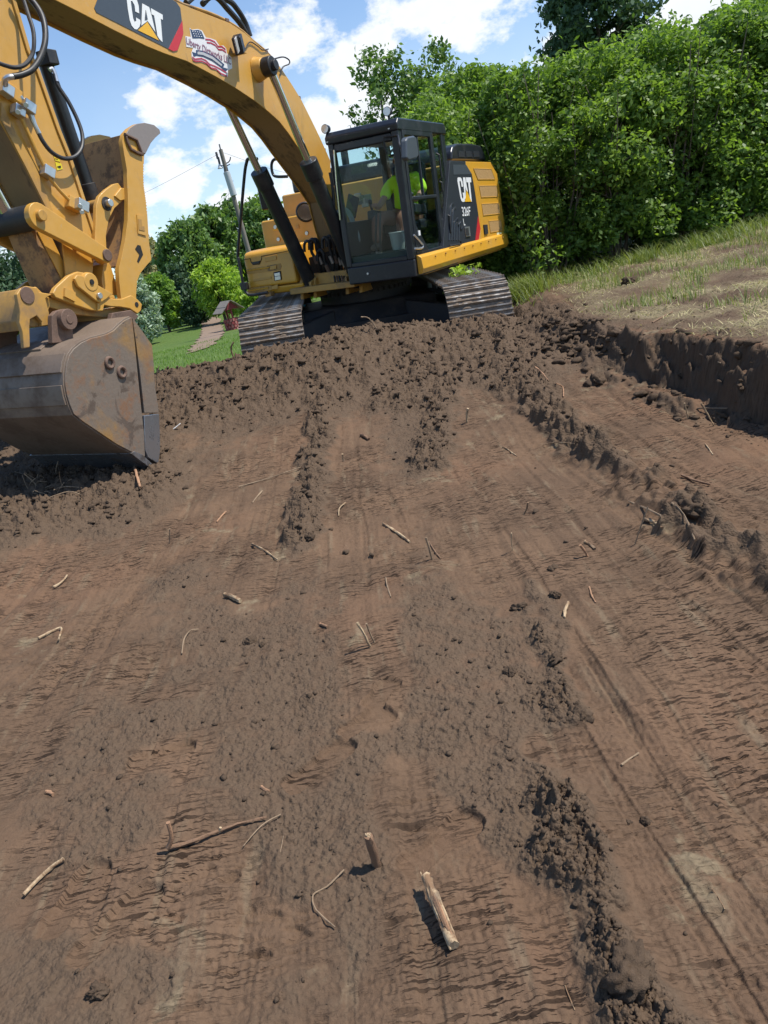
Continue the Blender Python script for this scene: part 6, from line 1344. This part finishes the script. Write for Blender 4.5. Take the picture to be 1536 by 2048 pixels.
# left background, far to near
tree_at('background_tree', 'dull brownish grey tree top behind the silver willow', 318, 640, 470, 82, 110, 'brown', 7000, .26, 21, lobes=50)
tree_at('background_tree', 'dark slate conifer at the far left edge behind the coupler', 15, 680, 470, 70, 150, 'dark', 12000, .20, 22, cz=.5, rzf=.5, lobes=60, shell=.3)
tree_at('background_tree', 'dark conifer left of the coupler, second from the left edge', 95, 680, 500, 74, 130, 'dark', 9000, .20, 23, cz=.5, rzf=.5, lobes=60, shell=.3)
tree_at('background_tree', 'dark conifer seen between stick and thumb', 190, 680, 540, 78, 150, 'dark', 7000, .22, 24, cz=.5, rzf=.5, lobes=60, shell=.3)
tree_at('cottonwood_tree', 'tall spiky topped cottonwood left of the utility pole', 395, 610, 432, 62, 105, 'cotton', 11000, .19, 25, cz=.60, rzf=.42, lobes=46, sag=.4)
tree_at('cottonwood_tree', 'tall cottonwood standing behind the utility pole', 452, 600, 402, 66, 90, 'cotton', 10000, .20, 26, cz=.62, rzf=.40, lobes=42, sag=.4)
tree_at('cottonwood_tree', 'broad cottonwood behind the excavator hand rail', 512, 600, 395, 70, 120, 'cotton', 11000, .21, 27, cz=.6, rzf=.42, lobes=46)
tree_at('cottonwood_tree', 'cottonwood seen between the boom cylinders', 568, 580, 388, 72, 100, 'cotton', 9000, .21, 28, cz=.6, rzf=.42, lobes=40)
tree_at('spruce_tree', 'dark spruce beside the lane left of the yellow willow', 378, 632, 520, 58, 62, 'dark', 9000, .15, 29, cz=.5, rzf=.5, lobes=60, shell=.35)
tree_at('spruce_tree', 'small dark spruce with skirts on the grass beside the lane', 395, 642, 575, 54, 46, 'dark', 6000, .13, 30, cz=.5, rzf=.5, lobes=50, shell=.35)
tree_at('background_tree', 'mid green tree right of the silver willow', 338, 655, 545, 54, 60, 'mid', 8000, .15, 31, cz=.52, rzf=.48, lobes=46)
tree_at('silver_willow_tree', 'pale silver green willow right beside the thumb', 297, 690, 535, 46, 74, 'silver', 12000, .12, 32, cz=.5, rzf=.5, lobes=70, shell=.5, sag=.5, aspect=.3)
tree_at('yellow_willow_tree', 'bright yellow green willow behind the wishing well', 452, 640, 508, 52, 88, 'willow', 12000, .13, 33, cz=.52, rzf=.46, lobes=60, shell=.5, sag=.9, aspect=.32)
tree_at('yellow_willow_tree', 'bright yellow green bush behind the tool box', 520, 622, 560, 50, 90, 'willow', 7000, .14, 34, cz=.5, rzf=.5, lobes=50, sag=.6, aspect=.35)
tree_at('yellow_willow_tree', 'yellow green bush seen under the tool box', 590, 606, 545, 56, 90, 'willow', 6000, .15, 35, cz=.5, rzf=.5, lobes=50, sag=.6, aspect=.35)
tree_at('green_shrub', 'yellow green shrub at the left edge above the bucket', 8, 718, 590, 40, 70, 'willow', 6000, .10, 36, cz=.5, rzf=.5, lobes=40, cat='shrub')
tree_at('green_shrub', 'mid green shrub left edge beside the coupler', 50, 712, 620, 44, 60, 'mid', 5000, .11, 37, cz=.5, rzf=.5, lobes=40, cat='shrub')
tree_at('green_shrub', 'grey green bush at the head of the lane', 420, 606, 575, 95, 70, 'brown', 3000, .3, 38, cz=.5, rzf=.5, lobes=30, cat='shrub')
tree_at('background_tree', 'green tree filling the gap at the end of the lane', 405, 598, 500, 120, 120, 'cotton', 6000, .4, 39, cz=.55, rzf=.45, lobes=40)
# tall trees behind the hedge
tree_at('tall_tree', 'slender sparse tree rising above the cab roof', 797, 400, 78, 30, 130, 'cotton', 3000, .085, 41, cz=.74, rzf=.24, lobes=26, shell=.35, nb=10)
tree_at('tall_tree', 'leaning tree between cab and hedge top', 925, 420, 78, 30, 140, 'cotton', 3800, .085, 42, cz=.78, rzf=.21, lobes=30, shell=.35, nb=10, lean=-.06)
tree_at('tall_tree', 'rounded tree behind the hedge left end', 1010, 420, 115, 27, 120, 'mid', 5200, .09, 43, cz=.74, rzf=.24, lobes=36)
tree_at('tall_tree', 'big dark tree rising over the hedge out of the picture top', 1225, 420, -120, 28, 190, 'dark', 14000, .10, 44, cz=.76, rzf=.24, lobes=44, nb=14, shell=.4)
tree_at('tall_tree', 'tree behind the hedge at the right picture edge', 1500, 380, -10, 24, 170, 'mid', 10000, .095, 45, cz=.74, rzf=.26, lobes=40)
# hedge of shrubs
def shrub_mesh(seed, h, rx, ry, n, leaf, kind):
    rs = np.random.RandomState(seed); lobes = 150
    a = rs.uniform(0, 6.28, lobes); zz = rs.uniform(.06, .98, lobes); prof = np.interp(zz, [0, .12, .4, .75, 1], [.78, .95, 1.0, .85, .38]); rad = np.sqrt(rs.uniform(.25, 1, lobes)) * prof
    lc = np.stack([np.cos(a) * rad * rx, np.sin(a) * rad * ry, zz * h], 1); lr = rs.uniform(.16, .38, lobes)
    pick = rs.choice(lobes, n, p=lr ** 2 / (lr ** 2).sum()); q = rs.normal(size=(n, 3)); q /= np.linalg.norm(q, axis=1)[:, None]
    P = lc[pick] + q * (rs.uniform(.2, 1.1, n) ** .5 * lr[pick])[:, None]; P[:, 2] = np.abs(P[:, 2]) + .05
    spike = rs.rand(n) < .05; P[spike, 2] += rs.exponential(.07, spike.sum())
    V, F, ti = leaves(P, leaf, rs, .45, q * .4, .5, .35)
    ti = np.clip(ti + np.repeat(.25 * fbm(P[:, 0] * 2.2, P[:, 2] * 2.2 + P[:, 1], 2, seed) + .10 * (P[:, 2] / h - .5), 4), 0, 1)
    st = B()
    for k in range(22):
        an = rs.uniform(0, 6.28); r0 = rs.uniform(.05, .5); r1 = rs.uniform(.5, .98); p0 = Vector((math.cos(an) * r0 * rx * .6, math.sin(an) * r0 * ry * .6, -.1)); p2 = Vector((math.cos(an + rs.uniform(-.5, .5)) * r1 * rx, math.sin(an + rs.uniform(-.5, .5)) * r1 * ry, h * rs.uniform(.5, .98)))
        p1 = p0.lerp(p2, .5) + Vector((rs.uniform(-.2, .2), rs.uniform(-.2, .2), .25)); r = rs.uniform(.010, .024); st.tube([p0, p1, p2], r, 6, 4, radii=[r, r * .7, r * .25])
        for j in range(2): e = p1 + Vector((rs.uniform(-.5, .5), rs.uniform(-.5, .5), rs.uniform(.1, .6))); st.tube([p1, p1.lerp(e, .5) + Vector((0, 0, .05)), e], r * .4, 5, 2, radii=[r * .5, r * .3, r * .1])
    return (V, F, ti, st)
twigm = worn('shrub_stem', (.16, .125, .095), (.08, .06, .05), .6, .9, scale=12)
HED = [  # centre, height, radii, seed, kind, label
    ((1.55, 16.6), 3.1, 1.15, 1, 'hedge', 'leafy shrub directly behind the excavator engine side'), ((2.55, 15.0), 3.35, 1.05, 2, 'hedge2', 'twiggy shrub right behind the counterweight, left end of the hedge'),
    ((3.75, 14.4), 3.35, 1.1, 3, 'hedge', 'dense shrub second in the hedge right of the excavator'), ((5.0, 14.5), 3.45, 1.15, 4, 'hedge2', 'dense shrub third in the hedge right of the excavator'),
    ((6.3, 14.8), 3.4, 1.2, 5, 'hedge', 'tall dense shrub fourth in the hedge right of the excavator'), ((7.7, 15.2), 3.4, 1.25, 6, 'hedge2', 'dense shrub fifth in the hedge, at the right picture edge'),
    ((9.2, 15.6), 3.45, 1.3, 7, 'hedge', 'shrub beyond the right picture edge, last of the hedge'), ((3.2, 17.0), 3.9, 1.3, 8, 'hedge', 'taller shrub in the back row behind the twiggy shrub'),
    ((5.2, 17.4), 3.75, 1.4, 9, 'hedge', 'taller shrub in the back row under the big dark tree'), ((7.4, 17.8), 3.85, 1.5, 10, 'hedge2', 'tallest shrub in the back row towards the right edge'), ((9.6, 18.2), 4.0, 1.5, 11, 'hedge', 'tall back row shrub at the far right')]
base_sh = {}
for (x, y), h, rx, sd, kd, lb in HED:
    key = sd % 5
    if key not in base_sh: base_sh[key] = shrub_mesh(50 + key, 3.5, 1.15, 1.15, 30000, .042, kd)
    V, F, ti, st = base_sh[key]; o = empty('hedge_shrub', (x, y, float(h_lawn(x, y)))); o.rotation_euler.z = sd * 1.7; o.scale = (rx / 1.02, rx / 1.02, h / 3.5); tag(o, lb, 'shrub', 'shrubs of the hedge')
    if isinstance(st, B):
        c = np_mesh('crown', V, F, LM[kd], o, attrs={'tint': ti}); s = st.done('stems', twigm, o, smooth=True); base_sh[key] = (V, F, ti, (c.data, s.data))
    else:
        link(bpy.data.objects.new('crown', st[0]), o); link(bpy.data.objects.new('stems', st[1]), o)
# grass blades
def blades(name, X, Y, Z, h, w, rs, lean, mat, label, flat=None):
    n = len(X); a = rs.uniform(0, 6.28, n); H = h * rs.uniform(.45, 1.25, n); ln = lean * rs.uniform(.2, 1.2, n) * H; dx, dy = np.cos(a), np.sin(a); wx, wy = -dy * w / 2, dx * w / 2
    z2 = H if flat is None else H * flat; z1 = z2 * .6
    p = np.stack([X, Y, Z], 1); b0 = p + np.stack([wx, wy, 0 * wx], 1); b1 = p - np.stack([wx, wy, 0 * wx], 1); m = np.stack([dx * ln * .35, dy * ln * .35, z1], 1)
    c0 = p + m + np.stack([wx, wy, 0 * wx], 1) * .7; c1 = p + m - np.stack([wx, wy, 0 * wx], 1) * .7; t0 = p + np.stack([dx * ln, dy * ln, z2], 1) + np.stack([wx, wy, 0 * wx], 1) * .1; t1 = p + np.stack([dx * ln, dy * ln, z2], 1) - np.stack([wx, wy, 0 * wx], 1) * .1
    V = np.stack([b0, b1, c1, c0, t1, t0], 1).reshape(-1, 3); i = np.arange(n)[:, None] * 6; F = np.concatenate([i + np.array([[0, 1, 2, 3]]), i + np.array([[3, 2, 4, 5]])]); ti = np.repeat(np.clip(rs.normal(.5, .28, n), 0, 1), 6)
    tag(np_mesh(name, V, F, mat, attrs={'tint': ti}), label, 'grass', kind='stuff')
rs = np.random.RandomState(9)
gm = leaf_mat('grass_blade', (.095, .15, .03), (.27, .30, .10), .35, .5); hm = leaf_mat('cut_grass', (0.202, 0.194, 0.078), (0.558, 0.480, 0.264), .2, .8); wm = leaf_mat('lawn_blade', (0.093, 0.186, 0.023), (0.202, 0.326, 0.054), .35, .5)
n = 15000; t = rs.rand(n); bx = np.interp(t, [0, .3, .6, 1], [2.2, 4.0, 6.3, 9.6]); by = np.interp(t, [0, .3, .6, 1], [12.2, 12.55, 13.2, 14.0]); off = rs.normal(0, .38, n) * (1 + .8 * fbm(t * 14, t * 3, 2, 8)); cl = fbm(bx * 1.6, off * 2 + by, 2, 3)
k = rs.rand(n) < np.clip(.2 + 1.9 * cl, .02, .85); X, Y = bx[k] - off[k] * .15, by[k] + off[k]; blades('tall_grass', X, Y, np.maximum(h_lawn(X, Y), h_low(X, Y) - .5 * sst(-.25, .35, Y - np.interp(X, [-12, -5, -2.2, -1.4, 0, 2.2, 3.2, 5, 9, 14], [9.8, 10.1, 10.6, 12.5, 15, 15, 12.0, 12.7, 13.9, 15.6]))) - .02, .26, .011, rs, 1.3, gm, 'long green grass growing along the foot of the hedge')
n = 46000; X = rs.uniform(2.4, 9.5, n); Y = rs.uniform(4.0, 13.4, n); e = X - bank_edge(Y); hay = fbm(X * 1.3, Y * 1.3, 4, 91); k = (e > .02) & (rs.rand(n) < np.clip(.25 + .9 * hay + .35 * sst(9.5, 12.5, Y), 0.02, .95)) & (X < Y * .75)
X, Y = X[k], Y[k]; zz = h_low(X, Y) + dirt_detail(X, Y)[0] * .8
blades('cut_hay', X, Y, zz + .004, .13, .007, rs, 1.2, hm, 'dry cut grass strewn over the top of the bank', flat=.22)
n = 17000; X = rs.uniform(2.6, 9, n); Y = rs.uniform(6, 13, n); k = (X - bank_edge(Y) > .3) & (fbm(X * .9, Y * .9, 3, 17) > .12); X, Y = X[k], Y[k]
blades('bank_grass', X, Y, h_low(X, Y) + .01, .12, .008, rs, .9, gm, 'patches of green grass left on the bank top')
n = 26000; X = rs.uniform(-14, 1, n); Y = 11 + 24 * rs.rand(n) ** 1.5; k = (X > -.42 * Y) ; X, Y = X[k], Y[k]
blades('lawn_grass', X, Y, h_lawn(X, Y) + .05 * fbm(X * .3, Y * .3, 3, 95) * (Y > 12) - .01, .10, .016, rs, .7, wm, 'short green lawn grass beyond the spoil heap')
# weeds hanging at the undercarriage
wd = empty('weed_plant', at_depth(932, 572, 10.9)); wd.location.z -= .15; tag(wd, 'pale green leafy weed caught behind the right track', 'weed')
V, F, ti = leaves(np.stack([rs.normal(0, .12, 260), rs.normal(0, .1, 260), rs.uniform(0, .42, 260)], 1), .035, rs, .3); np_mesh('foliage', V, F, LM['willow'], wd, attrs={'tint': ti}); B().tube([(0, 0, -.6), (.02, 0, .0), (0, .02, .35)], .006, 5, 3).done('stem', twigm, wd, smooth=True)
